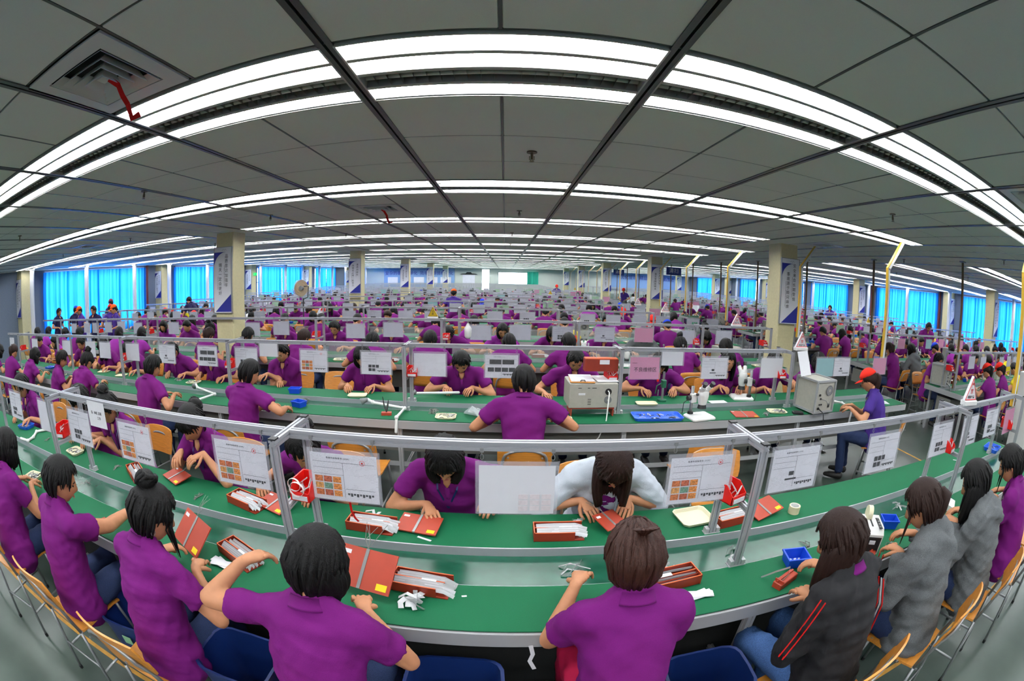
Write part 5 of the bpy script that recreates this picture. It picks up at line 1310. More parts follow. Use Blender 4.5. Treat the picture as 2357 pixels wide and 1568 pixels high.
# extras on the track jacket: sleeve and side stripes
def stripes():
    T = TASK[5]; root = people[5]; b = MB(); w = MB()
    for s in (-1, 1):
        S, E, Wp, d = T['arms'][s]; o = np.array((s*.8, -.25, .55)); o = o/np.linalg.norm(o)
        for k in (-1, 1):
            q = np.array((0, 1., 0))*k*.011; b.ribbon([S+o*.090+q+np.array((0, 0, .005)), S*.5+E*.5+o*.084+q, E+o*.080+q, E*.5+Wp*.5+o*.070+q], .006, .004, side=(0, 1, 0))
    for k, m_ in ((-.014, b), (0, w), (.014, b)):
        s = 1; m_.ribbon([T['P0']+np.array((.215, -.06+k, -.02)), T['S2']+np.array((.170, -.10+k, .0)), T['S3']+np.array((.175, -.085+k, -.02))], .008, .004, side=(0, 1, 0))
    b.build('red_stripe', REDC, root); w.build('white_stripe', WHITEC, root)
stripes()
e_ = MB(); T = TASK[2]; c_ = np.array((.078, -.004, -.045)) @ T['M'].T + T['C']; e_.tube([c_+np.array((.002*math.cos(a), .011*math.cos(a), .011*math.sin(a))) for a in [2*math.pi*j/12 for j in range(13)]], .0017, 5); e_.build('hoop_earring', STEEL, people[2], True)
tf = MB(); T = TASK[4]; rs = np.random.RandomState(4)
for k in range(16):
    a = k*.39; p0 = np.array((0, -.075, .095)); d = np.array((math.cos(a), math.sin(a)*.6-.2, .7)); tf.tube([q @ T['M'].T + T['C'] for q in (p0, p0+d*.020, p0+d*.04+np.array((0, -.012, -.008)))], [.010, .008, .002], 5, rnd=True)
tf.build('hair_tuft', HAIRR, people[4], True)

# ------------------------------------------------------------------ benches
ROW = lambda k: 1.6+2.384*k
ORD = ['front', 'second', 'third', 'fourth', 'fifth', 'sixth', 'seventh', 'eighth', 'ninth', 'tenth', 'eleventh', 'twelfth', 'thirteenth', 'fourteenth', 'fifteenth', 'sixteenth', 'seventeenth']
BENCH = []
for k in range(17):
    y = ROW(k); xl = -9.6 if k < 2 else -12.0; xr = {0: 4.9, 1: 4.95}.get(k, 4.5 if k % 3 == 2 else 4.95)
    fr = [x for x in FX if xl < x < xr-.1]
    if k == 0: fr = [x for x in fr if x < 3.2]+[4.4]
    if k == 2: fr = [x for x in fr if x < 4.3]+[4.3]
    cuts = [(-5.05, -4.48)] if k % 3 == 2 and k < 15 else []
    fr = [x for x in fr if not any(a-.05 < x < b_+.05 for a, b_ in cuts)]
    BENCH.append((k, 0, y, xl, xr, fr))
    bench(k, y, xl, xr, fr, '%s green-topped assembly bench from the camera, main hall block' % ORD[k] if k else 'front green-topped assembly bench with conveyor belt, nearest the camera', 'assembly benches', cuts, 2 if k < 3 else (1 if k < 6 else 0), rail_l=xl, rail_r=fr[-1])
    if k >= 1:
        xl2 = 6.75; xr2 = 17.2; fr2 = [6.93+1.935*q for q in range(6)]; cut2 = [(14.1, 14.7)] if k % 3 == 2 and k < 15 else []
        fr2 = [x for x in fr2 if not any(a-.05 < x < b_+.05 for a, b_ in cut2)]
        BENCH.append((k, 1, y, xl2, xr2, fr2))
        bench(k, y, xl2, xr2, fr2, '%s green-topped bench beyond the right-hand aisle' % ORD[k], 'assembly benches', cut2, 1 if k < 4 else 0, rail_r=xr2)

# chairs
chair = make_chair(); chair['group'] = 'school chairs at the benches'
bpy.context.view_layer.update(); chair_me = merged(chair, 'school_chair')
used = [False]
def place_chair(x, y, deg, label, simple=False):
    if simple:
        o = link('school_chair', chair_me, None, (x, y, 0), R(deg)); tag(o, label, 'chair', 'school chairs at the benches'); return o
    if not used[0]:
        used[0] = True; o = chair; o.location = (x, y, 0); o.rotation_euler = (0, 0, R(deg)); o['label'] = label
    else: o = copy_tree(chair, (x, y, 0), R(deg), label)
    return o
for x, y, d, lab in ((-2.98, .84, 8, 'wooden school chair under the leftmost foreground woman'), (-2.13, .86, 0, 'wooden school chair under the young man reaching across the front bench'), (-1.43, .86, 0, 'wooden school chair under the woman with the topknot bun'), (-.61, .80, 0, 'wooden school chair under the woman with her hand raised'), (.40, .84, 0, 'wooden school chair under the broad back in the centre right foreground'),
                     (1.26, .82, 14, 'wooden school chair under the woman in the black track jacket'), (1.93, .80, 14, 'wooden school chair under the first grey hooded woman'), (2.56, .78, 14, 'wooden school chair under the second grey hooded woman'), (3.18, .76, 12, 'wooden school chair under the rightmost foreground woman'), (3.85, .82, 12, 'empty wooden school chair at the far right foreground'),
                     (-3.85, .82, 4, 'wooden chair at the left edge of the picture beside the front bench'),
                     (-4.75, 2.34, 180, 'wooden chair of the person cut by the left edge'), (-3.42, 2.38, 186, 'wooden chair behind the handwritten note'), (-2.86, 2.34, 176, 'wooden chair under the woman with the black topknot'), (-1.90, 2.36, 172, 'wooden chair under the woman threading a cable'), (-1.07, 2.34, 184, 'wooden chair behind the left frame'), (-.28, 2.32, 180, 'wooden chair under the woman leaning on the red board'), (.55, 2.32, 180, 'wooden chair under the pale denim jacket'), (1.50, 2.42, 176, 'empty wooden chair tucked in behind the right frame'),
                     (-5.95, 3.24, -28, 'wooden chair under the young man at far left of the second bench'), (-3.62, 3.18, -6, 'wooden chair under the man left of the bent arm on the second bench'), (-2.24, 3.20, -8, 'wooden chair under the man by the blue tray'), (-1.12, 3.22, 0, 'empty wooden chair at the second bench, left of the broad-backed man'), (.16, 3.20, 0, 'wooden chair under the broad-backed man'), (1.58, 3.16, 0, 'empty wooden chair at the second bench, right of the broad-backed man'), (3.98, 3.14, 34, 'wooden chair under the red-capped woman'), (-4.75, 3.2, 10, 'empty wooden chair left of the near-side men at the second bench'),
                     (-4.3, 4.74, 180, 'chair of the fourth face at the second bench'), (-3.55, 4.72, 176, 'chair of the man bent low over a tray'), (-2.52, 4.74, 180, 'chair of the man with the pink tool'), (-1.98, 4.74, 180, 'empty yellow-brown chair between two facing workers of the second bench'), (-1.50, 4.74, 180, 'chair of the woman with bangs'), (-.43, 4.74, 180, 'chair of the man holding the pipe'), (.74, 4.74, 180, 'chair of the man behind the instrument box'), (1.66, 4.74, 180, 'chair of the person with the green tool'), (2.52, 4.72, 180, 'chair of the microscope user'), (3.22, 4.74, 176, 'chair of the reaching person'), (3.95, 4.74, 184, 'chair behind the tower instrument'),
                     (7.1, 5.50, 10, 'wooden chair at the near end of the third bench beyond the aisle'), (7.9, 5.5, 6, 'second wooden chair at the third bench beyond the aisle')):
    place_chair(x, y, d, lab)

# the farther workers: copies of the prototypes
protos = []
for a, b_, kw in PR:
    hi, lo = people[a], people[b_]; protos.append([hi, merged(lo, 'worker'), kw])
    for c in list(lo.children): bpy.data.objects.remove(c)
    bpy.data.objects.remove(lo)
DESC = ['short black hair', 'brown ponytail', 'dark fringe', 'topknot', 'short black hair, bent low', 'long dark hair', 'blue cap', 'red cap', 'grey hooded jacket', 'yellow shirt', 'white jacket', 'loose bob']
rr = random.Random(21); count = 0; crowd = []; chairs_far = 0; chair_crowd = []
fixed = [(-4.3, -4.3)]
def pick():
    r_ = rr.random()
    return rr.choice([0, 0, 0, 4, 4]) if r_ < .40 else (rr.choice([1, 2, 3, 5, 11]) if r_ < .88 else rr.choice([6, 7, 8, 9, 10]))
for k, blk, y, xl, xr, fr in BENCH:
    if k > 13: continue
    for side in (-1, 1):
        if k == 0: continue
        x = xl+.5+rr.random()*.3
        while x < xr-.3:
            px_ = x; x += rr.uniform(.72, 1.05)
            if k == 1 and blk == 0 and px_ > -4.9: continue
            if k == 1 and side < 0 and blk == 0 and abs(px_+5.95) < .7: continue
            if near_col(px_-.25, px_+.25, y+side*.72-.2, y+side*.72+.2): continue
            if rr.random() > (.84 if k < 3 else .70): continue
            if px_ < -8.7 and ((k == 2 and side > 0) or (k == 3 and side < 0)): continue
            if k == 2 and blk == 1 and side < 0 and px_ < 8.5: continue
            p = pick(); d = 0 if side < 0 else 180; hy = y+side*(.74+rr.uniform(-.03, .03)); dist = math.hypot(px_, y)
            if dist > 27: continue
            where = '%s bench %s' % (ORD[k], 'of the main block' if blk == 0 else 'beyond the aisle')
            sd_ = 'near' if side < 0 else 'far'
            lab = '%s worker from left, %s side, %s, %s' % (nxt(('w', k, blk, side)), sd_, where.replace(' of the main block', '').replace('the ', ''), DESC[p])
            if count < 270:
                count += 1; g = 'workers along the %s' % where
                if dist < 8.5:
                    o = copy_tree(protos[p][0], (px_, hy, 0), R(d+rr.uniform(-14, 14)), lab, g)
                else:
                    o = link('person', protos[p][1], None, (px_, hy, 0), R(d+rr.uniform(-14, 14))); tag(o, lab, 'person', g)
                if chairs_far < 200:
                    chairs_far += 1; c = place_chair(px_+.01, hy+side*.03, d, 'chair under %s worker from left, %s side, %s' % (nth(CNT[('w', k, blk, side)]), sd_, where), True); c['group'] = 'chairs along the %s' % where
            else: crowd.append((p, px_, hy, d))
# two individual workers across the aisle, and a few standing line leaders in caps far away
for p, x, y, d, lab in ((1, 7.1, 5.52, 8, 'woman in purple polo with brown ponytail at the third bench across the aisle'), (8, 7.9, 5.5, 4, 'woman in grey hooded jacket across the aisle, beside the purple ponytail')):
    copy_tree(protos[p][0], (x, y, 0), R(d), lab, 'pair across the aisle')
for hi, lo, kw in protos:
    def rm(o):
        for c in list(o.children): rm(c)
        bpy.data.objects.remove(o)
    rm(hi)
cr = MB(); cm = []; V = []; F = []; MI = []; off = 0
for p, x, y, d in crowd:
    me = protos[p][1]; n = len(me.vertices); v = np.empty(n*3, 'f'); me.vertices.foreach_get('co', v); v = v.reshape(-1, 3)
    if d: v = v*np.array((-1, -1, 1))
    V.append(v+np.array((x, y, 0)))
    idx = []
    for m_ in me.materials:
        if m_ not in cm: cm.append(m_)
        idx.append(cm.index(m_))
    for q in me.polygons: F.append(tuple(i+off for i in q.vertices)); MI.append(idx[q.material_index])
    off += n
if V:
    me = bpy.data.meshes.new('crowd'); me.from_pydata(np.concatenate(V).tolist(), [], F)
    for m_ in cm: me.materials.append(m_)
    me.polygons.foreach_set('material_index', MI); me.polygons.foreach_set('use_smooth', [True]*len(F))
    tag(link('crowd', me), 'distant seated workers far down the hall', 'crowd', None, 'stuff')

# ------------------------------------------------------------------ hanging sheets
SH = {s: make_sheet(s) for s in ('nine', 'reverse', 'six', 'wide4', 'two', 'blank', 'small', 'pinktext', 'pink', 'teal', 'greenpics', 'green', 'tall', 'text')}
bpy.context.view_layer.update()
SHM = {s: merged(o, 'instruction_sheet') for s, o in SH.items()}
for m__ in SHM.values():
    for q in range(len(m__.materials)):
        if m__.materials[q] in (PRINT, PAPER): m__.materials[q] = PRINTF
used_s = set()
def sheet(style, x, y, z, label, group=None, tilt=0, simple=False, yaw=0):
    if simple: o = link('instruction_sheet', SHM[style], None, (x, y, z)); tag(o, label, 'paper sheet')
    elif style not in used_s: used_s.add(style); o = SH[style]; o.location = (x, y, z); o['label'] = label
    else: o = copy_tree(SH[style], (x, y, z), None, label)
    o.rotation_euler = (R(tilt), 0, R(yaw)); 
    if group: o['group'] = group
    return o
y0 = ROW(0)-.02
for st, x, z, lab in (('six', -3.80, 1.25, 'hanging sheet with dark photos at the far left end of the front bench'), ('text', -3.10, 1.25, 'plain text sheet just left of the left red bin'), ('six', -2.57, 1.25, 'hanging sheet with small photos under the handwritten note'),
                      ('nine', -1.93, 1.25, 'hanging sheet with nine photos in front of the woman threading cable'), ('nine', -1.15, 1.26, 'hanging nine-photo instruction sheet left of the left frame'), ('nine', -.635, 1.26, 'hanging nine-photo instruction sheet right of the left frame'),
                      ('reverse', .058, 1.25, 'white sheet seen from its back with faint photos, centre of the front bench'), ('nine', .82, 1.265, 'hanging nine-photo sheet beside the pale denim jacket'), ('two', 1.34, 1.26, 'hanging sheet with one photo just right of the right frame'), ('six', 2.04, 1.26, 'hanging sheet with five photos before the red-capped woman'),
                      ('six', 2.77, 1.25, 'hanging sheet with photos left of the right red bin'), ('two', 3.27, 1.25, 'narrow-looking sheet just right of the right red bin'), ('six', 3.76, 1.26, 'sheet with a green corner near the right edge'), ('pink', 4.30, 1.22, 'pink sheet at the right edge of the picture')):
    sheet(st, x, y0-.02, z, lab, tilt=-3)
nt = empty('handwritten_note', (-2.30, y0-.024, 1.335)); tag(nt, 'white handwritten note taped over the front rail at left', 'paper sheet')
MB().bbox(-.10, .10, -.001, .001, -.15, 0).build('paper', PAPER, nt); q = link('handwriting', TXT['hand'], nt, (0, -.0016, -.08)); q.rotation_euler = (R(90), 0, 0)
y1 = ROW(1)-.04; gS = 'instruction sheets on the second bench'
W2 = [('six', -9.3), ('text', -7.95), ('text', -6.55), ('text', -5.73), ('text', -5.31), ('text', -4.62), ('two', -3.90), ('wide4', -3.21), ('six', -2.65), ('nine', -1.83), ('six', -1.18), ('text', -.67), ('wide4', -.02), ('pinktext', 1.31), ('two', 2.06), ('blank', 2.78), ('teal', 3.6), ('two', 3.90), ('pink', 4.68)]
nm = ['far left', 'left', 'left of the young man', 'above the left trays', 'second left of the standing young man', 'right of the left frame', 'with two photos left of the broad arm', 'with four wide dark photos', 'with grey photos beside the left column', 'with small red photos', 'with six dark photos by the woman with bangs', 'plain, left of the thick-haired man', 'with two rows of landscape photos beside the broad-backed man', 'pink card lettered in Chinese', 'with one small photo beside the microscope', 'blank, right of the microscope user', 'teal, behind the tower instrument', 'with small photos right of the teal one', 'pink, at the right end']
for (st, x), n_ in zip(W2, nm):
    sheet(st, x, y1, 1.255, ('pink card with black Chinese lettering hanging on the second bench' if st == 'pinktext' else 'hanging sheet on the second bench, '+n_), tilt=-2)
for x, lab in ((-2.355, 'small white card over the face of a worker on the second bench'), (1.588, 'small white card right of the pink lettered card')): sheet('small', x, y1-.002, 1.31, lab)
W3 = [(2.05, 'six'), (4.09, 'text'), (-7.0, 'text'), (-5.3, 'six'), (-8.0, 'text'), (6.95, 'teal'), (7.45, 'greenpics')]
rs = random.Random(5); ns = 0; far_sheets = []
for k, blk, y, xl, xr, fr in BENCH:
    if k < 1 or (k == 1 and blk == 0): continue
    x = xl+.35
    while x < xr-.2:
        px_ = x+rs.uniform(-.06, .06); x += rs.uniform(.50, .68)
        if any(abs(px_-f) < .17 for f in fr) or near_col(px_-.2, px_+.2, y-.2, y+.2): continue
        right = px_ > 1.2; st = rs.choice(['text', 'text', 'blank', 'six', 'two', 'text', 'six'] + (['pink', 'teal', 'green', 'pink', 'greenpics'] if right else []) + (['green', 'teal'] if k > 3 else []))
        if rs.random() > .88: continue
        if math.hypot(px_, y) > 30: continue
        if ns < 285 and k < 9:
            ns += 1; where = '%s bench %s' % (ORD[k], 'of the main block' if blk == 0 else 'beyond the aisle')
            c = {'pink': 'pink', 'teal': 'pale teal', 'green': 'pale green', 'greenpics': 'white green-photo', 'blank': 'blank white', 'six': 'white photo', 'two': 'white one-photo', 'text': 'white printed'}[st]
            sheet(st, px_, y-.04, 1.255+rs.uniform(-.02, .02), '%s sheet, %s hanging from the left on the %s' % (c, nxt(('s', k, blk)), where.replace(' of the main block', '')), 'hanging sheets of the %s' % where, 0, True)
        else: far_sheets.append((px_, y-.04, st))
if far_sheets:
    b = MB()
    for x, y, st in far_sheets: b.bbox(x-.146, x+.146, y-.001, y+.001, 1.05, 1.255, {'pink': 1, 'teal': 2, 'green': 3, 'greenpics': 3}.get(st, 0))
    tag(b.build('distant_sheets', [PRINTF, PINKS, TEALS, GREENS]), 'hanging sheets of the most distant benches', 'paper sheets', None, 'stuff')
for st, o in SH.items():
    if st not in used_s:
        for c in list(o.children): bpy.data.objects.remove(c)
        bpy.data.objects.remove(o)
# red parts bins on every frame
binp = make_bin(); bpy.context.view_layer.update(); binm = merged(binp, 'parts_bin'); nb = 0
for k, blk, y, xl, xr, fr in BENCH:
    if k > 9: continue
    for x in fr:
        if k >= 3 and rs.random() < .1: continue
        lab = 'red parts bin on the %s frame from the left, %s bench%s' % (nxt(('b', k, blk)), ORD[k], '' if blk == 0 else ' beyond the aisle')
        if k == 0 and abs(x-1.05) < .1: lab = 'red open parts bin on the right frame of the front bench'
        if k == 0 and abs(x+.885) < .1: lab = 'red open parts bin with looped white ties, left frame of the front bench'
        sx = -.062 if x > .5 or x < -1.5 else .05
        if k == 0 and abs(x+.885) < .1: sx = .055
        if k < 2:
            o = binp if nb == 0 else copy_tree(binp); o.location = (x+sx, y-.02, 1.045); o.rotation_euler = (0, 0, R(rs.uniform(-6, 6)+(15 if k == 0 and sx < 0 else 0))); tag(o, lab, 'bin', 'red parts bins on the %s bench' % ORD[k])
        else:
            o = link('parts_bin', binm, None, (x+sx, y-.02, 1.045)); tag(o, lab, 'bin', 'red parts bins on the %s bench%s' % (ORD[k], '' if blk == 0 else ' beyond the aisle'))
        nb += 1
tie = MB(); tie.tube([(.03*math.cos(a), 0, .03*math.sin(a)) for a in [2*math.pi*j/14 for j in range(15)]], [(.005, .001)]*15, 4, side=(0, 1, 0)); tie.tube([(.02+.034*math.cos(a), -.02, .034*math.sin(a)-.01) for a in [2*math.pi*j/14 for j in range(15)]], [(.006, .001)]*15, 4, side=(0, 1, 0))
tag(tie.build('looped_ties', WHITEP, None, False, (-.86, y0-.06, 1.115)), 'looped white plastic ties spilling from the red bin on the left frame', 'cable tie')
rt = MB(); rt.ribbon([(0, 0, 0), (.004, -.004, -.05), (.016, 0, -.09), (.03, .004, -.11)], .012, .001, side=(1, 0, 0)); tag(rt.build('red_tape', REDC, None, False, (-.705, 1.76, .93)), 'short red tape hanging on the left frame of the front bench', 'tape')

# ------------------------------------------------------------------ things on the front bench
T0 = .7505; TB = .7065
def put(o, x, y, deg=0, z=T0, label=None, cat=None, group=None):
    o.location = (x, y, z); o.rotation_euler = (0, 0, R(deg))
    if label: o['label'] = label
    if cat: o['category'] = cat
    if group: o['group'] = group
    return o
put(make_tray(.17, .13, content=3), -3.23, 1.33, 12, label='cream tray with scattered black parts, near side at the far left of the front bench')
put(make_tray(.19, .14, content=4), -3.29, 1.88, -6, label='cream tray with black parts on the far side of the front bench at left')
put(make_divbox(1), -1.16, 1.385, -24, label='divided red-brown box of ribbon cables beside the topknot woman')
put(make_divbox(2), -.31, 1.40, -8, label='divided box of ribbon cables right of the woman with raised hand')
put(make_divbox(3), -2.38, 1.86, -30, label='divided box on the far strip at left, behind the topknot')
put(make_divbox(4), -1.39, 1.86, -16, label='divided box on the far strip under the left nine-photo sheet')
put(make_divbox(5), -.63, 1.83, -4, label='divided box on the far strip in front of the woman with tied-back hair')
put(make_divbox(6), .275, 1.83, 0, label='divided box on the far strip left of the pale denim jacket')
put(make_divbox(7), .70, 1.39, 188, label='divided box right of the centre right back')
put(make_divbox(8), 1.22, 1.83, 8, label='divided box on the far strip behind the right frame')
b = put(make_board(1), -1.42, 1.36, -28, z=.84, label='orange-red hinged board with a yellow sticker, held up by the topknot woman'); b.rotation_euler = (R(42), 0, R(-26)); b.scale = (1.25, 1.25, 1)
b = put(make_board(2), -.53, 1.37, -10, z=.84, label='orange-red hinged board with yellow sticker, held up by the woman with raised hand'); b.rotation_euler = (R(40), 0, R(-12)); b.scale = (1.2, 1.25, 1)
b = put(make_board(3), -2.05, 1.97, -20, z=.77, label='red board lying before the woman threading cable'); b.rotation_euler = (R(8), 0, R(-22))
b = put(make_board(4), -1.22, 1.90, 0, z=.77, label='red board on the far strip behind the left frame'); b.rotation_euler = (R(8), 0, R(-20))
b = put(make_board(5), -.40, 1.87, -8, z=.77, label='red board with yellow sticker under a hand on the far strip'); b.rotation_euler = (R(8), 0, R(-10))
b = put(make_board(6, False, .17, .12), .54, 1.90, 0, z=.785, label='red triangular-looking board under both hands of the denim jacket'); b.rotation_euler = (R(20), R(10), R(40))
b = put(make_board(7), 1.44, 1.86, 10, z=.78, label='red board tilted on the far strip right of the right frame'); b.rotation_euler = (R(10), R(-6), R(14))
put(make_tray(.20, .185, content=None), 1.01, 1.905, 6, label='empty cream tray on the far strip left of the right frame')
def single(mb, name, m, x, y, z, deg, label, cat, kind=None, smooth=False):
    return tag(mb.build(name, m, None, smooth, (x, y, z), R(deg)), label, cat, None, kind)
gR = None
for n_, (x, y, s, lab) in enumerate(((-.34, 1.29, 2, 'tangle of pale ribbon cable ends beside the divided box at centre'), (-.66, 1.90, 3, 'fan of grey ribbon cables behind the divided box on the far strip'), (.36, 1.90, 4, 'bundle of grey ribbon cables behind the far box, left of the denim jacket'), (1.3, 1.86, 7, 'heap of black and white ribbon cables behind the right frame'))):
    single(make_ribbons(s, 8, .065, w=.022), 'ribbon_cables', RIB, x, y, T0, 0, lab, 'cable')
for n_, (x, y, s, lab) in enumerate(((.30, 1.60, 5, 'curled ribbon cable lying on the belt left of the centre right person'), (.72, 1.56, 6, 'loose ribbon cables on the belt above the right divided box'), (1.12, 1.58, 8, 'ribbon cable with connector on the belt by the right frame foot'), (2.49, 1.60, 9, 'white ribbon on the belt before the grey hooded women'))):
    single(make_ribbons(s, 4, .075, w=.012), 'ribbon_cable', RIB, x, y, TB, 0, lab, 'cable')
for x, y, s, z, lab in ((-.53, 1.58, 1, TB, 'thin grey wires fanned on the belt above the left orange board'), (-1.0, 1.60, 2, TB, 'thin grey wires on the belt near the left frame foot'), (-1.75, 1.80, 3, T0, 'thin wires on the far strip left of the left divided box'), (-2.65, 1.86, 4, T0, 'bunch of thin wires on the far strip at left'), (-2.9, 1.36, 5, T0, 'bunch of thin wires on the near strip at left'), (-3.9, 1.92, 6, T0, 'tangle of thin wires at the far left end'), (.76, 1.80, 7, T0, 'thin wires on the far strip right of the denim jacket'), (1.55, 1.50, 8, TB, 'black and grey wires on the belt right of the right frame'), (2.0, 1.24, 10, T0, 'thin wires beside the white dispenser'), (-2.75, 1.62, 11, TB, 'wires on the belt behind the short-haired young man')):
    single(make_wires(s, 7, .06), 'wire_bundle', WIRE, x, y, z, 0, lab, 'wires', 'stuff')
def cards(seed, n=6):
    b = MB(); rs = random.Random(seed)
    for k in range(n): b.box((rs.uniform(-.012, .012), rs.uniform(-.008, .008), .002+.0022*k), (.12, .04, .0015), rotz(rs.uniform(-.35, .35)))
    return b
single(cards(1), 'card_strips', PAPER, -1.22, 1.30, T0, -10, 'white card strips in front of the left divided box', 'cards')
single(cards(2, 4), 'card_strips', PAPER, .79, 1.275, T0, 6, 'white card strips in front of the right divided box', 'cards')
single(MB().box((0, 0, .0012), (.075, .012, .002)), 'paper_strip', PAPER, -.36, 1.77, T0, -24, 'white strip on the far strip under the red board', 'paper')
single(MB().box((0, 0, .0012), (.02, .008, .002)), 'paper_scrap', PAPER, -.14, 1.36, T0, 10, 'tiny white scrap on the near strip at centre', 'paper')
single(MB().box((0, 0, .0012), (.05, .012, .002)), 'paper_strip', PAPER, 3.74, 1.86, T0, -50, 'thin white strip on the far strip at right', 'paper')
t = empty('tape_roll'); b = MB(); n = 22
V = [(r_*math.cos(2*math.pi*j/n), r_*math.sin(2*math.pi*j/n), z) for r_, z in ((.036, 0), (.036, .045), (.030, .045), (.030, 0)) for j in range(n)]
b.add(V, [(q*n+j, q*n+(j+1) % n, ((q+1) % 4)*n+(j+1) % n, ((q+1) % 4)*n+j) for q in range(4) for j in range(n)]); b.build('tape', mat('tan_tape', (206, 196, 160), .5), t, 'auto'); V = [(r_*math.cos(2*math.pi*j/n), r_*math.sin(2*math.pi*j/n), z) for r_, z in ((.0298, .002), (.0298, .046), (.027, .046), (.027, .002)) for j in range(n)]
b = MB(); b.add(V, [(q*n+j, q*n+(j+1) % n, ((q+1) % 4)*n+(j+1) % n, ((q+1) % 4)*n+j) for q in range(4) for j in range(n)]); b.build('core', WHITEP, t, 'auto'); put(t, 1.63, 1.80, label='open roll of clear tape standing on the far strip right of the right frame', cat='tape roll')
put(make_bluebox(.12, .10), 1.34, 1.35, -12, label='small blue open box with white chips, nearest the right frame foot')
put(make_bluebox(.11, .09), 2.13, 1.40, -30, label='small blue open box beside the grey-hooded woman'); put(make_bluebox(.10, .08), 3.30, 1.36, -20, label='small blue open box near the rightmost foreground woman')
put(make_tray(.26, .19, BLUET, .035, content=6), 4.55, 1.78, 10, label='bright blue tray at the right end of the front bench')
put(make_tray(.22, .16, BLUET, .03, content=8), -4.55, 1.95, 10, label='bright blue tray at the left edge of the front bench')
t = empty('assembly_jig'); MB().cbox((0, 0, .015), (.14, .05, .03), .003).build('jig_block', RUSTB, t); MB().box((0, .008, .034), (.13, .010, .008)).build('ridge', RUSTB, t); MB().box((-.055, 0, .036), (.006, .05, .012)).build('stop', RUSTB, t); MB().ribbon([(-.05, -.006, .033), (.02, 0, .036), (.05, .02, .05), (.0, .06, .03), (-.06, .10, .005)], .012, .001).build('ribbon_cable', RIB, t)
put(t, 1.21, 1.235, 22, label='salmon-coloured jig block with a white ribbon, left of the black jacket', cat='jig')
t = empty('assembly_jig'); MB().cbox((0, 0, .012), (.10, .04, .024), .003).build('jig_block', RUSTB, t); MB().box((0, .006, .028), (.09, .01, .006)).build('ridge', RUSTB, t); put(t, 1.78, 1.20, 40, label='small orange jig block before the grey-hooded woman', cat='jig')
single(MB().box((0, 0, .005), (.07, .05, .01)).box((0, 0, .012), (.05, .03, .004)), 'orange_block', RUSTB, -2.13, 1.27, T0, -24, 'small flat orange block beside the short-haired young man', 'block')
t = empty('clip_bracket'); b = MB(); b.bbox(-.02, .02, -.012, .012, 0, .003); b.bbox(-.02, -.017, -.012, .012, 0, .03); b.bbox(.017, .02, -.012, .012, 0, .03); b.bbox(-.02, .0, -.012, .012, .028, .031); b.build('bracket', STEEL, t); put(t, -2.04, 1.33, 30, label='small metal bracket on the near strip before the reaching man', cat='bracket')
# tape dispenser
t = empty('tape_dispenser'); c = MB(); M_ = Matrix(((0, 1, 0), (1, 0, 0), (0, 0, 1)))
pr = [(-.11, 0), (.11, 0), (.11, .09), (.09, .125), (-.07, .135), (-.11, .11)]
V = [(s*.058, y, z) for s in (-1, 1) for y, z in pr]; c.add(V, [(5, 4, 3, 2, 1, 0), (6, 7, 8, 9, 10, 11)]+[(i, (i+1) % 6, 6+(i+1) % 6, 6+i) for i in range(6)]); c.build('housing', WHITEP, t)
MB().box((0, -.112, .055), (.10, .004, .085)).build('front_slot', BLACKP, t); MB().box((0, -.116, .07), (.035, .006, .02)).build('tape_end', PAPER, t); MB().box((.0595, -.06, .07), (.003, .06, .09)).build('yellow_label', YSTK, t)
MB().box((.035, -.02, .1325), (.022, .13, .003), rotx(R(-3.6))).build('key_panel', BLACKP, t)
for k in range(4): MB().box((.035, -.065+.03*k, .1355), (.012, .016, .003)).build('key', GREYP, t)
MB().box((-.012, -.01, .1315), (.009, .11, .003), rotx(R(-3.6))).build('tape_slot', BLACKP, t)
MB().cyl((-.02, .06, .145), .045, .028, 22, axis='x').build('tape_reel', CREAM, t, 'auto')
put(t, 1.85, 1.33, -34, label='white electric tape dispenser with black keys between black jacket and grey hood', cat='tape dispenser')
t = empty('control_box'); MB().prism([(-.09, 0), (.09, 0), (.09, .03), (-.09, .07)], -.07, .07, M=Matrix(((1, 0, 0), (0, 0, 1), (0, 1, 0)))).build('casing', WHITEP, t)
MB().box((-.03, 0, .06), (.05, .10, .002), Matrix.Rotation(R(12.5), 3, 'Y')).build('display', GREYP, t); put(t, 2.78, 1.36, -60, label='white wedge-shaped device before the second grey hood', cat='device')
PVC = mat('white_pvc', (226, 228, 226), .35)
def pvc(pts, x, y, z, label, cap=None):
    t = empty('pipe_stand'); MB().tube(pts, .0135, 12, rnd=True).build('pipe', PVC, t, True)
    for p in pts[1:-1]: MB().ell(p, (.019, .019, .019), 12, 8).build('elbow', PVC, t, True)
    if cap: MB().tube([pts[0], Vector(pts[0])+Vector(cap)], [.016, .034], 14).build('nozzle', GREYP, t, True)
    put(t, x, y, 0, z, label, 'pipe stand'); return t
pvc([(-.12, -.10, .014), (.04, -.08, .014), (.0, .02, .014), (-.12, .13, .014), (-.03, .26, .014)], -4.1, 1.80, T0, 'bent white plastic pipe at the left end of the front bench')
pvc([(-.36, .10, .07), (-.30, .07, .05), (.02, .0, .03), (-.0, -.24, .02), (.0, -.28, -.10)], -.90, 3.78, T0, 'bent white plastic pipe with grey nozzle left of the empty chair, second bench', (-.06, -.03, -.02))
pvc([(0, 0, .05), (.42, .04, .06)], -.86, 4.24, T0, 'straight white pipe before the thick-haired man', (-.03, 0, .01))
pvc([(-.12, .12, .10), (-.06, .07, .08), (.24, .02, .04), (.16, -.22, .03)], -3.25, 3.74, T0, 'bent white plastic pipe beside the man at the left part of the second bench', (-.05, .02, -.03))
pvc([(0, .12, .06), (.14, .08, .04), (.14, -.12, .03), (.10, -.14, -.12)], 3.62, 3.62, T0, 'white elbow pipe right of the tower instrument')
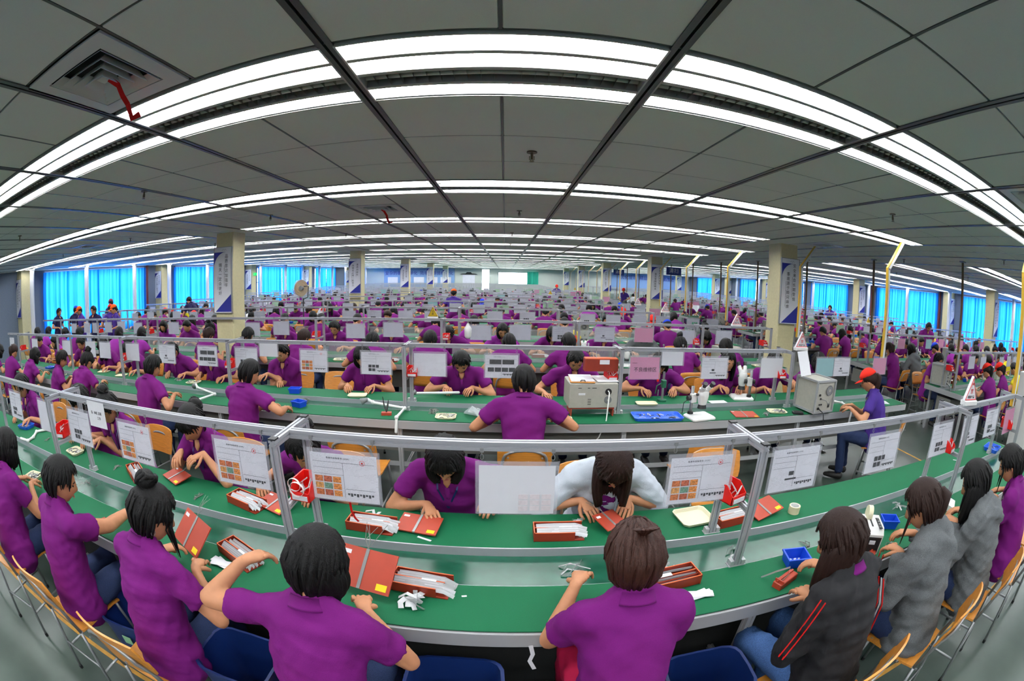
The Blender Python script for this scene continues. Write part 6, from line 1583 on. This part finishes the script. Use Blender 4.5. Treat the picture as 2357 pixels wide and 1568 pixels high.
# waste bins, tags
for x, y, d, lab, H_ in ((-1.80, 1.00, 10, 'dark blue waste bin between the reaching man and the topknot woman', .46), (-1.02, .95, 0, 'dark blue waste bin with paper scraps right of the topknot woman', .56), (-.16, 1.0, 0, 'dark blue waste bin behind the woman with raised hand', .60), (.79, .97, 0, 'dark blue waste bin right of the centre right back', .56)):
    put(make_waste(H_), x, y, d, 0, lab, 'bin', 'dark blue waste bins')
single(MB().ribbon([(0, 0, 0), (.01, -.004, -.05), (.0, -.006, -.09), (.02, -.01, -.14)], .016, .001, side=(1, 0, 0)), 'hanging_ribbon', PAPER, .11, 1.14, .69, 0, 'strip of white ribbon hanging from the front bench edge', 'ribbon')
st_ = empty('round_stool', (5.9, 1.9, 0)); MB().cyl((0, 0, .47), .16, .03, 24).build('seat', BLACKP, st_, 'auto')
for a in range(4):
    c, s = math.cos(a*math.pi/2+.8), math.sin(a*math.pi/2+.8); MB().tube([(c*.11, s*.11, .455), (c*.19, s*.19, .01)], .010, 8).build('leg', STEEL, st_, True)
MB().tube([(.165*math.cos(a), .165*math.sin(a), .17) for a in [2*math.pi*j/20 for j in range(21)]], .007, 6).build('foot_ring', STEEL, st_, True); tag(st_, 'round black stool on metal legs beyond the right end of the front bench', 'stool')

# ------------------------------------------------------------------ second bench things
put(make_instrument('flat'), .79, 3.90, 2, .83, 'grey test instrument on red stand with white mains lead, centre of the second bench', 'instrument')
t = empty('instrument_stand'); MB().bbox(-.20, .20, -.13, .13, .068, .076).build('shelf', RUST, t)
for sx in (-1, 1): MB().bbox(sx*.19-.004, sx*.19+.004, -.13, .13, 0, .068).build('leg_panel', RUSTB, t)
put(t, .79, 3.88, 0, T0, 'red-brown panel stand beneath the grey test instrument', 'stand')
t = empty('clipboard'); MB().box((0, 0, .003), (.22, .30, .005)).build('board', WOOD, t); MB().box((.0, .01, .009), (.21, .27, .006), rotz(.05)).build('papers', PRINT, t); MB().tube([(-.02, -.14, .012), (-.015, -.15, .025), (.015, -.15, .025), (.02, -.14, .012)], .005, 6).build('clip', BLACKP, t)
put(t, .70, 3.90, -4, 1.055, 'clipboard with open papers lying on the grey test instrument', 'clipboard')
single(MB().box((0, 0, .002), (.2, .26, .004)), 'paper_stack', PAPER, .92, 3.92, 1.055, 4, 'loose papers beside the clipboard on the grey instrument', 'paper')
t = empty('tool_box_cover', (.875, ROW(1)-.07, 1.245)); MB().bbox(-.155, .155, -.05, .05, -.11, .0).build('panel_box', RUST, t); MB().bbox(-.15, .15, -.045, .045, .0, .006).build('top_edge', RUSTE, t); MB().bbox(-.02, .07, -.053, -.05, -.045, -.005).build('label_card', PAPER, t); MB().tube([(-.04, 0, .0), (-.04, .03, .06), (-.04, .03, .09)], .003, 5).build('hanger', STEEL, t); tag(t, 'red-brown box with white label hanging over the grey instrument', 'box')
put(make_instrument('tower'), 3.24, 3.66, 5, T0+.008, 'grey tower test instrument with round fan near the right frame of the second bench', 'instrument')
t = empty('instrument_cover'); MB().box((0, 0, .0), (.22, .004, .26), rotx(R(-20))).build('raised_paper', PAPER, t); put(t, 3.12, 3.78, 20, 1.23, 'white card propped up on the tower instrument', 'card')
single(MB().cbox((0, 0, .012), (.12, .075, .024), .006).box((0, 0, .0245), (.10, .06, .001)), 'black_device', BLACKP, 2.96, 3.58, T0, -20, 'flat black handheld device left of the tower instrument', 'device')
put(make_microscope(), 1.80, 3.64, 10, T0, 'white binocular microscope on the near strip of the second bench', 'microscope', 'binocular microscopes').scale = (1.3, 1.2, 1.2)
put(make_microscope(), 2.62, 4.26, 170, T0, 'white binocular microscope in front of the long-haired woman', 'microscope', 'binocular microscopes').scale = (1.25, 1.25, 1.35)
for x, y, L, W_, m, c, d, lab in ((1.38, 3.67, .47, .22, BLUET, 5, -3, 'long bright blue tray full of metal parts, second bench'), (-.49, 3.66, .18, .15, CREAM, 2, 2, 'cream tray with dark rows, right of the bent pipe'), (.52, 3.64, .15, .14, CREAM, None, -2, 'cream tray right of the broad-backed man'), (1.42, 4.12, .22, .13, CREAM, None, -2, 'empty cream tray left of the drill stand'), (-1.48, 4.22, .20, .14, CREAM, None, 8, 'cream tray under the hands of the woman with bangs'), (2.74, 3.68, .22, .15, CREAM, 3, -14, 'cream tray with bent wires left of the tower instrument'),
                              (-5.3, 4.22, .20, .15, CREAM, None, 20, 'cream tray at left, far strip of the second bench'), (-5.9, 4.30, .24, .14, CREAM, None, 20, 'longer cream tray farther left on the second bench'), (-3.76, 4.26, .20, .15, CREAM, 4, 10, 'cream tray with an orange block before the man bent low'), (-6.6, 3.78, .2, .15, CREAM, 3, 20, 'cream tray by the young man at the far left'), (-7.6, 4.1, .24, .16, BLUEP, 4, 15, 'blue tray at the far left of the second bench')):
    put(make_tray(L, W_, m, .028 if m is not CREAM else .016, c), x, y, d, T0, lab)
put(make_bluebox(.13, .10), -2.20, 4.20, 10, T0, 'blue open box beside the man with the pink tool'); put(make_bluebox(.13, .10), -1.93, 3.74, -20, T0, 'blue open box beside the elbow of a man at the second bench'); put(make_bluebox(.13, .10), 3.95, 4.25, -20, T0, 'blue open box right of the tower instrument')
t = empty('plastic_bag'); b = MB(); b.tube([(-.09, .05, .02), (-.03, .02, .05), (.04, .0, .045), (.09, -.05, .02)], [(.05, .018), (.07, .035), (.06, .03), (.03, .015)], 9, rnd=True)
rs = random.Random(4); b.v = [(x+rs.uniform(-.008, .008), y+rs.uniform(-.008, .008), max(.001, z+rs.uniform(-.008, .008))) for x, y, z in b.v]; b.build('film', BAG, t); MB().box((.05, -.01, .03), (.03, .02, .012)).box((.07, -.04, .015), (.03, .02, .01)).build('contents', YSTK, t)
put(t, -.24, 3.70, -20, T0, 'crumpled clear plastic bag beside the broad-backed man', 'bag')
t = empty('drill_stand'); MB().cyl((0, 0, .01), .05, .02, 18).build('base', GREENIRON if 'GREENIRON' in globals() else mat('green_iron', (24, 92, 66), .45), t, 'auto'); MB().cyl((0, 0, .16), .013, .30, 14).build('column', STEEL, t, 'auto'); MB().cbox((0, -.01, .19), (.045, .06, .08), .006).build('head', MATS['green_iron'], t); MB().tube([(-.02, -.02, .20), (-.08, -.03, .17), (-.09, -.03, .09)], .006, 8).build('feed_lever', MATS['green_iron'], t, True); MB().cyl((-.075, -.03, .26), .012, .09, 12).build('red_handle', REDP, t); MB().cyl((-.06, -.03, .10), .006, .06, 8).build('chuck', STEEL, t)
put(t, 1.62, 4.22, 0, T0, 'small green hand press before the worker behind the pink card', 'press')
b = put(make_board(11, True, .26, .20), 2.32, 3.66, -10, T0+.002, 'flat red-brown plate with pale lines right of the near microscope')
for x, y, s, lab in ((2.55, 3.60, 21, 'heap of small metal brackets left of the cream wire tray'), (-4.1, 4.30, 22, 'heap of metal parts before the fourth face'), (.0, 4.25, 23, 'small metal parts before the thick-haired man'), (-5.5, 3.75, 24, 'wires and parts right of the young man at far left'), (-2.0, 4.05, 25, 'thin wires on the belt of the second bench'), (-.62, 3.80, 26, 'thin white wires by the bent pipe'), (3.95, 3.9, 27, 'wires before the red-capped woman')):
    m_ = make_wires(s, 14, .07); m2 = make_ribbons(s, 8, .05, w=.008); m_.add(m2.v, m2.f); single(m_, 'metal_parts_heap', STEEL if s in (21, 22, 23) else WIRE, x, y, T0 if abs(y-ROW(1)) > .17 else TB, 0, lab, 'parts', 'stuff')
single(MB().box((0, 0, .001), (.24, .16, .002)), 'paper_sheet', PAPER, 4.56, 3.72, T0, -24, 'white paper at the right end of the second bench', 'paper'); single(MB().box((0, 0, .001), (.2, .10, .002)), 'paper_sheet', PAPER, 2.25, 4.14, T0, 0, 'white paper between the two microscopes', 'paper')
t = empty('soldering_stand'); MB().box((0, 0, .012), (.09, .05, .024)).build('block', RUSTB, t); MB().tube([(0, 0, .02), (-.02, .02, .08), (-.03, .02, .16)], [.004, .007, .002], 8).build('tool', BLACKP, t); MB().tube([(0, 0, .02), (.01, .02, .07), (.02, .03, .13)], [.004, .009, .003], 8).build('tool', BLACKP, t); put(t, -1.02, 3.66, 10, T0, 'dark tools standing in an orange block left of the bent pipe', 'tool stand')
t = empty('headset_case'); MB().cbox((0, 0, .025), (.16, .09, .05), .02).build('case', BLACKP, t); MB().tube([(-.08, -.03, .04), (0, -.05, .055), (.08, -.03, .04)], .004, 6).build('handle', STEEL, t, True); put(t, .38, 4.14, -10, T0, 'black case left of the grey test instrument', 'case')
# small instruments, microscopes and towers on farther benches
ti = make_instrument('tower'); fi = make_instrument('flat'); mi = make_microscope(); trp = make_tray(content=3); bb = make_bluebox(); tr2 = make_triangle(); ty = make_triangle(True); dv = make_divbox(4)
bpy.context.view_layer.update(); LIB = {n_: merged(o, n_) for n_, o in (('test_instrument', ti), ('flat_instrument', fi), ('stereo_microscope', mi), ('plastic_tray', trp), ('open_box', bb), ('warning_triangle', tr2), ('yellow_triangle', ty), ('divided_parts_box', dv))}
for o in (ti, fi, mi, trp, bb, ty, dv):
    for c in list(o.children): bpy.data.objects.remove(c)
    bpy.data.objects.remove(o)
rs = random.Random(77); nput = 0; REG = {}
for k, blk, y, xl, xr, fr in BENCH:
    if k < 1 or k > 6 or (k == 1 and blk == 0): continue
    for s in (-1, 1):
        x = xl+.3
        while x < xr-.3:
            px_ = x; x += rs.uniform(.35, .8)
            if near_col(px_-.2, px_+.2, y-.45, y+.45) or any(abs(px_-f) < .12 for f in fr) or math.hypot(px_, y) > 20: continue
            kind, nm_, cat, hz = rs.choice((('plastic_tray', 'cream tray', 'tray', 0), ('plastic_tray', 'cream tray', 'tray', 0), ('open_box', 'blue open box', 'box', 0), ('divided_parts_box', 'red-brown divided box', 'box', 0), ('stereo_microscope', 'white microscope', 'microscope', 0), ('flat_instrument', 'grey flat instrument', 'instrument', 0), ('test_instrument', 'grey tower instrument', 'instrument', 0), ('plastic_tray', 'cream tray', 'tray', 0)))
            if kind in ('test_instrument', 'flat_instrument', 'stereo_microscope') and (px_ < 1 or rs.random() < .5): continue
            if nput > 240: continue
            where = '%s bench %s' % (ORD[k], 'of the main block' if blk == 0 else 'beyond the aisle')
            o = link({'flat_instrument': 'test_instrument'}.get(kind, kind), LIB[kind], None, (px_, y+s*(.30 if kind != 'test_instrument' else .27), T0), R(rs.uniform(-14, 14)+(180 if s > 0 and kind == 'stereo_microscope' else 0)))
            REG[(nm_, k, blk, s)] = REG.get((nm_, k, blk, s), 0)+1; nput += 1
            tag(o, '%s %s from the left on the %s strip, %s' % (nth(REG[(nm_, k, blk, s)]), nm_, 'near' if s < 0 else 'far', where.replace(' of the main block', '')), cat, '%ss on the %s' % (nm_, where))
# warning triangles standing on the rails
tri0 = tr2
for n_, (x, y, d, lab) in enumerate(((3.18, ROW(0)-.02, -10, 'white warning triangle with red border on the front rail at right'), (3.19, ROW(1)-.02, 0, 'white warning triangle with red border on the second rail right of centre'), (3.66, ROW(2)-.02, 0, 'white warning triangle on the third rail'), (3.28, ROW(3)-.02, 0, 'white warning triangle on the fourth rail'), (3.4, ROW(4)-.02, 0, 'small white warning triangle on the fifth rail'))):
    o = tri0 if n_ == 0 else copy_tree(tri0); o.scale = (1.2, 1.1, 1.15); put(o, x, y, d, FT-.001, lab, 'sign', 'white warning triangles on the rails')
for n_, (x, y, lab) in enumerate(((-1.03, ROW(2)-.02, 'yellow warning triangle on the third rail near the centre'), (1.6, ROW(6)-.02, 'small yellow triangle far down the hall'), (3.6, ROW(9)-.02, 'tiny yellow triangle far away at right'), (9.6, ROW(3)-.02, 'yellow triangle beyond the aisle'))):
    o = link('warning_triangle', LIB['yellow_triangle'], None, (x, y, FT-.001)); tag(o, lab, 'sign', 'yellow warning triangles')
# standing fan
t = empty('pedestal_fan', (-4.75, 9.62, 0)); MB().cyl((0, 0, .02), .2, .04, 20).build('base', BLACKP, t); MB().cyl((.06, 0, .75), .016, 1.45, 10).build('pole', BLACKP, t)
g_ = MB()
for r_ in (.06, .11, .16, .2): g_.tube([(r_*math.cos(a)*.35, -.05*(1-r_/.25)-r_*math.cos(a)*.9*0, r_*math.sin(a)) if 0 else (r_*math.cos(a)*.6, r_*math.cos(a)*.8-.04, r_*math.sin(a)) for a in [2*math.pi*j/24 for j in range(25)]], .004, 5)
g_.v = [(x, y, z+1.71) for x, y, z in g_.v]; g_.build('guard', STEEL, t)
MB().prism([(.19*math.cos(a), .19*math.sin(a)) for a in [2*math.pi*j/28 for j in range(28)]], -.01, .01, M=Matrix(((.6, 0, .8), (.8, 0, -.6), (0, 1, 0)))).build('blade_disc', mat('tan_fan_face', (190, 165, 130), .6), t).location = (0, 0, 1.71)
MB().cyl((.02, -.02, 1.71), .05, .08, 14, axis='y').build('motor', GREYP, t); MB().tube([(.06, 0, 1.45), (.18, 0, 1.5), (.2, 0, 1.75), (.08, 0, 1.75)], .012, 8).build('bracket', BLACKP, t); tag(t, 'tan-faced pedestal fan standing among the benches left of centre', 'fan')

# ------------------------------------------------------------------ cable trunking poles
def trunk(y, x0, x1, label):
    t = empty('cable_duct', (x1, y, 0)); dx = x0-x1; zb = 2.38; s = .022
    pts = [(0, FT-.1), (0, zb), (dx, H)]
    for nm_, m_, o in (('front_face', WHITEP, 0), ('side_face', OCHRE, 1)):
        b = MB()
        for (xa, za), (xb, zc) in zip(pts[:-1], pts[1:]):
            A = Vector((xa, 0, za)); B = Vector((xb, 0, zc)); d = (B-A).normalized(); n = Vector((d.z, 0, -d.x)); q = d*.012
            w0, w1 = ((-s, s*.9) if o == 0 else (-s-.014, -s))
            y0_, y1_ = -.02, .02
            V = [A-q+n*w0+Vector((0, y0_, 0)), A-q+n*w1+Vector((0, y0_, 0)), B+q+n*w1+Vector((0, y0_, 0)), B+q+n*w0+Vector((0, y0_, 0))]; V += [v+Vector((0, y1_-y0_, 0)) for v in V]
            b.add(V, [(0, 1, 2, 3), (7, 6, 5, 4), (0, 4, 5, 1), (1, 5, 6, 2), (2, 6, 7, 3), (3, 7, 4, 0)])
        b.build(nm_, m_, t)
    MB().cyl((0, 0, zb), .012, .05, 8, axis='y').build('hinge_bolt', STEEL, t)
    tag(t, label, 'cable duct', 'bent yellow and white ducts along the aisle')
    return t
for k in range(0, 14):
    x1 = {0: 4.42}.get(k, 4.78 if k % 3 != 2 else 4.80); yy = ROW(k) if k % 3 != 2 else ROW(k)-.28
    trunk(yy, x1+.36, x1, 'bent yellow and white cable duct from the ceiling to the end of the %s bench' % ORD[k])
for k in range(0, 12):
    t = empty('supply_pole', (7.05, ROW(k)-.05, 0)); z0 = BT_ if k else 0
    b = MB(); b.extr((0, 0, z0), (0, 0, H), .036); b.build('pole', BROWNM, t); MB().box((0, 0, H-.01), (.1, .1, .02)).build('ceiling_plate', STEEL, t); MB().box((0, 0, z0+.005), (.08, .08, .01)).build('base_plate', STEEL, t)
    tag(t, 'brown supply pole at the aisle end of the %s bench beyond the aisle' % ORD[k] if k else 'nearest brown supply pole right of the aisle, floor to ceiling', 'pole', 'brown supply poles')
# hanging plastic face guard, far white lamp heads
t = empty('white_bottle', (-.52, ROW(2)-.03, 1.10)); MB().tube([(0, 0, 0), (0, 0, .11), (0, 0, .15), (0, 0, .17)], [.05, .055, .03, .02], 14, rnd=True).build('bottle_body', WHITEP, t, True); MB().cyl((0, 0, .19), .012, .05, 8).build('cord', STEEL, t); tag(t, 'white plastic bottle hanging on the third rail near the centre', 'bottle')
for k, (a, b_) in enumerate(((-2.7, -1.0), (-.75, .95), (1.2, 2.8), (-6.7, -5.1))):
    o = MB().bbox(a+.02, b_-.02, -.003, .003, .02, .20).build('splash_guard', ACRYL, None, False, (0, ROW(2)-.18, BT_)); tag(o, 'clear acrylic guard strip on the third bench, %s' % ['left of centre', 'at the centre', 'right of centre', 'left of the cream column'][k], 'guard', 'clear guard strips on the third bench')

for k, (a, b_) in enumerate(((-2.7, -1.0), (-.75, .95), (1.2, 2.8), (3.1, 4.6), (-4.4, -2.9), (-8.6, -7.0))):
    o = MB().bbox(a+.02, b_-.02, -.003, .003, .02, .20).build('splash_guard', ACRYL, None, False, (0, ROW(3)-.18, BT_)); tag(o, 'clear acrylic guard strip on the fourth bench, %s from the axis' % ['just left', 'centred', 'first right', 'second right', 'second left', 'farthest left'][k], 'guard', 'clear guard strips on the fourth bench')

t = empty('white_cabinet', (8.3, 2.6, 0)); MB().cbox((0, 0, .62), (.6, .45, 1.2), .01).build('cabinet_body', WHITEP, t); MB().box((0, -.232, .62), (.56, .014, 1.1)).build('door', WHITEP, t); MB().box((.22, -.245, .7), (.02, .015, .14)).build('handle', STEEL, t); tag(t, 'white cabinet beyond the right end of the front bench', 'cabinet')
t = empty('computer_monitor', (7.35, ROW(2)-.25, T0)); MB().cbox((0, 0, .01), (.2, .16, .02), .02).build('stand_foot', BLACKP, t); MB().box((0, .02, .1), (.05, .03, .18)).build('stand_neck', BLACKP, t); MB().box((0, 0, .27), (.42, .03, .30)).build('rear_shell', BLACKP, t); t.rotation_euler = (0, 0, R(20)); tag(t, 'black computer monitor at the aisle end of the third bench across the aisle', 'monitor')
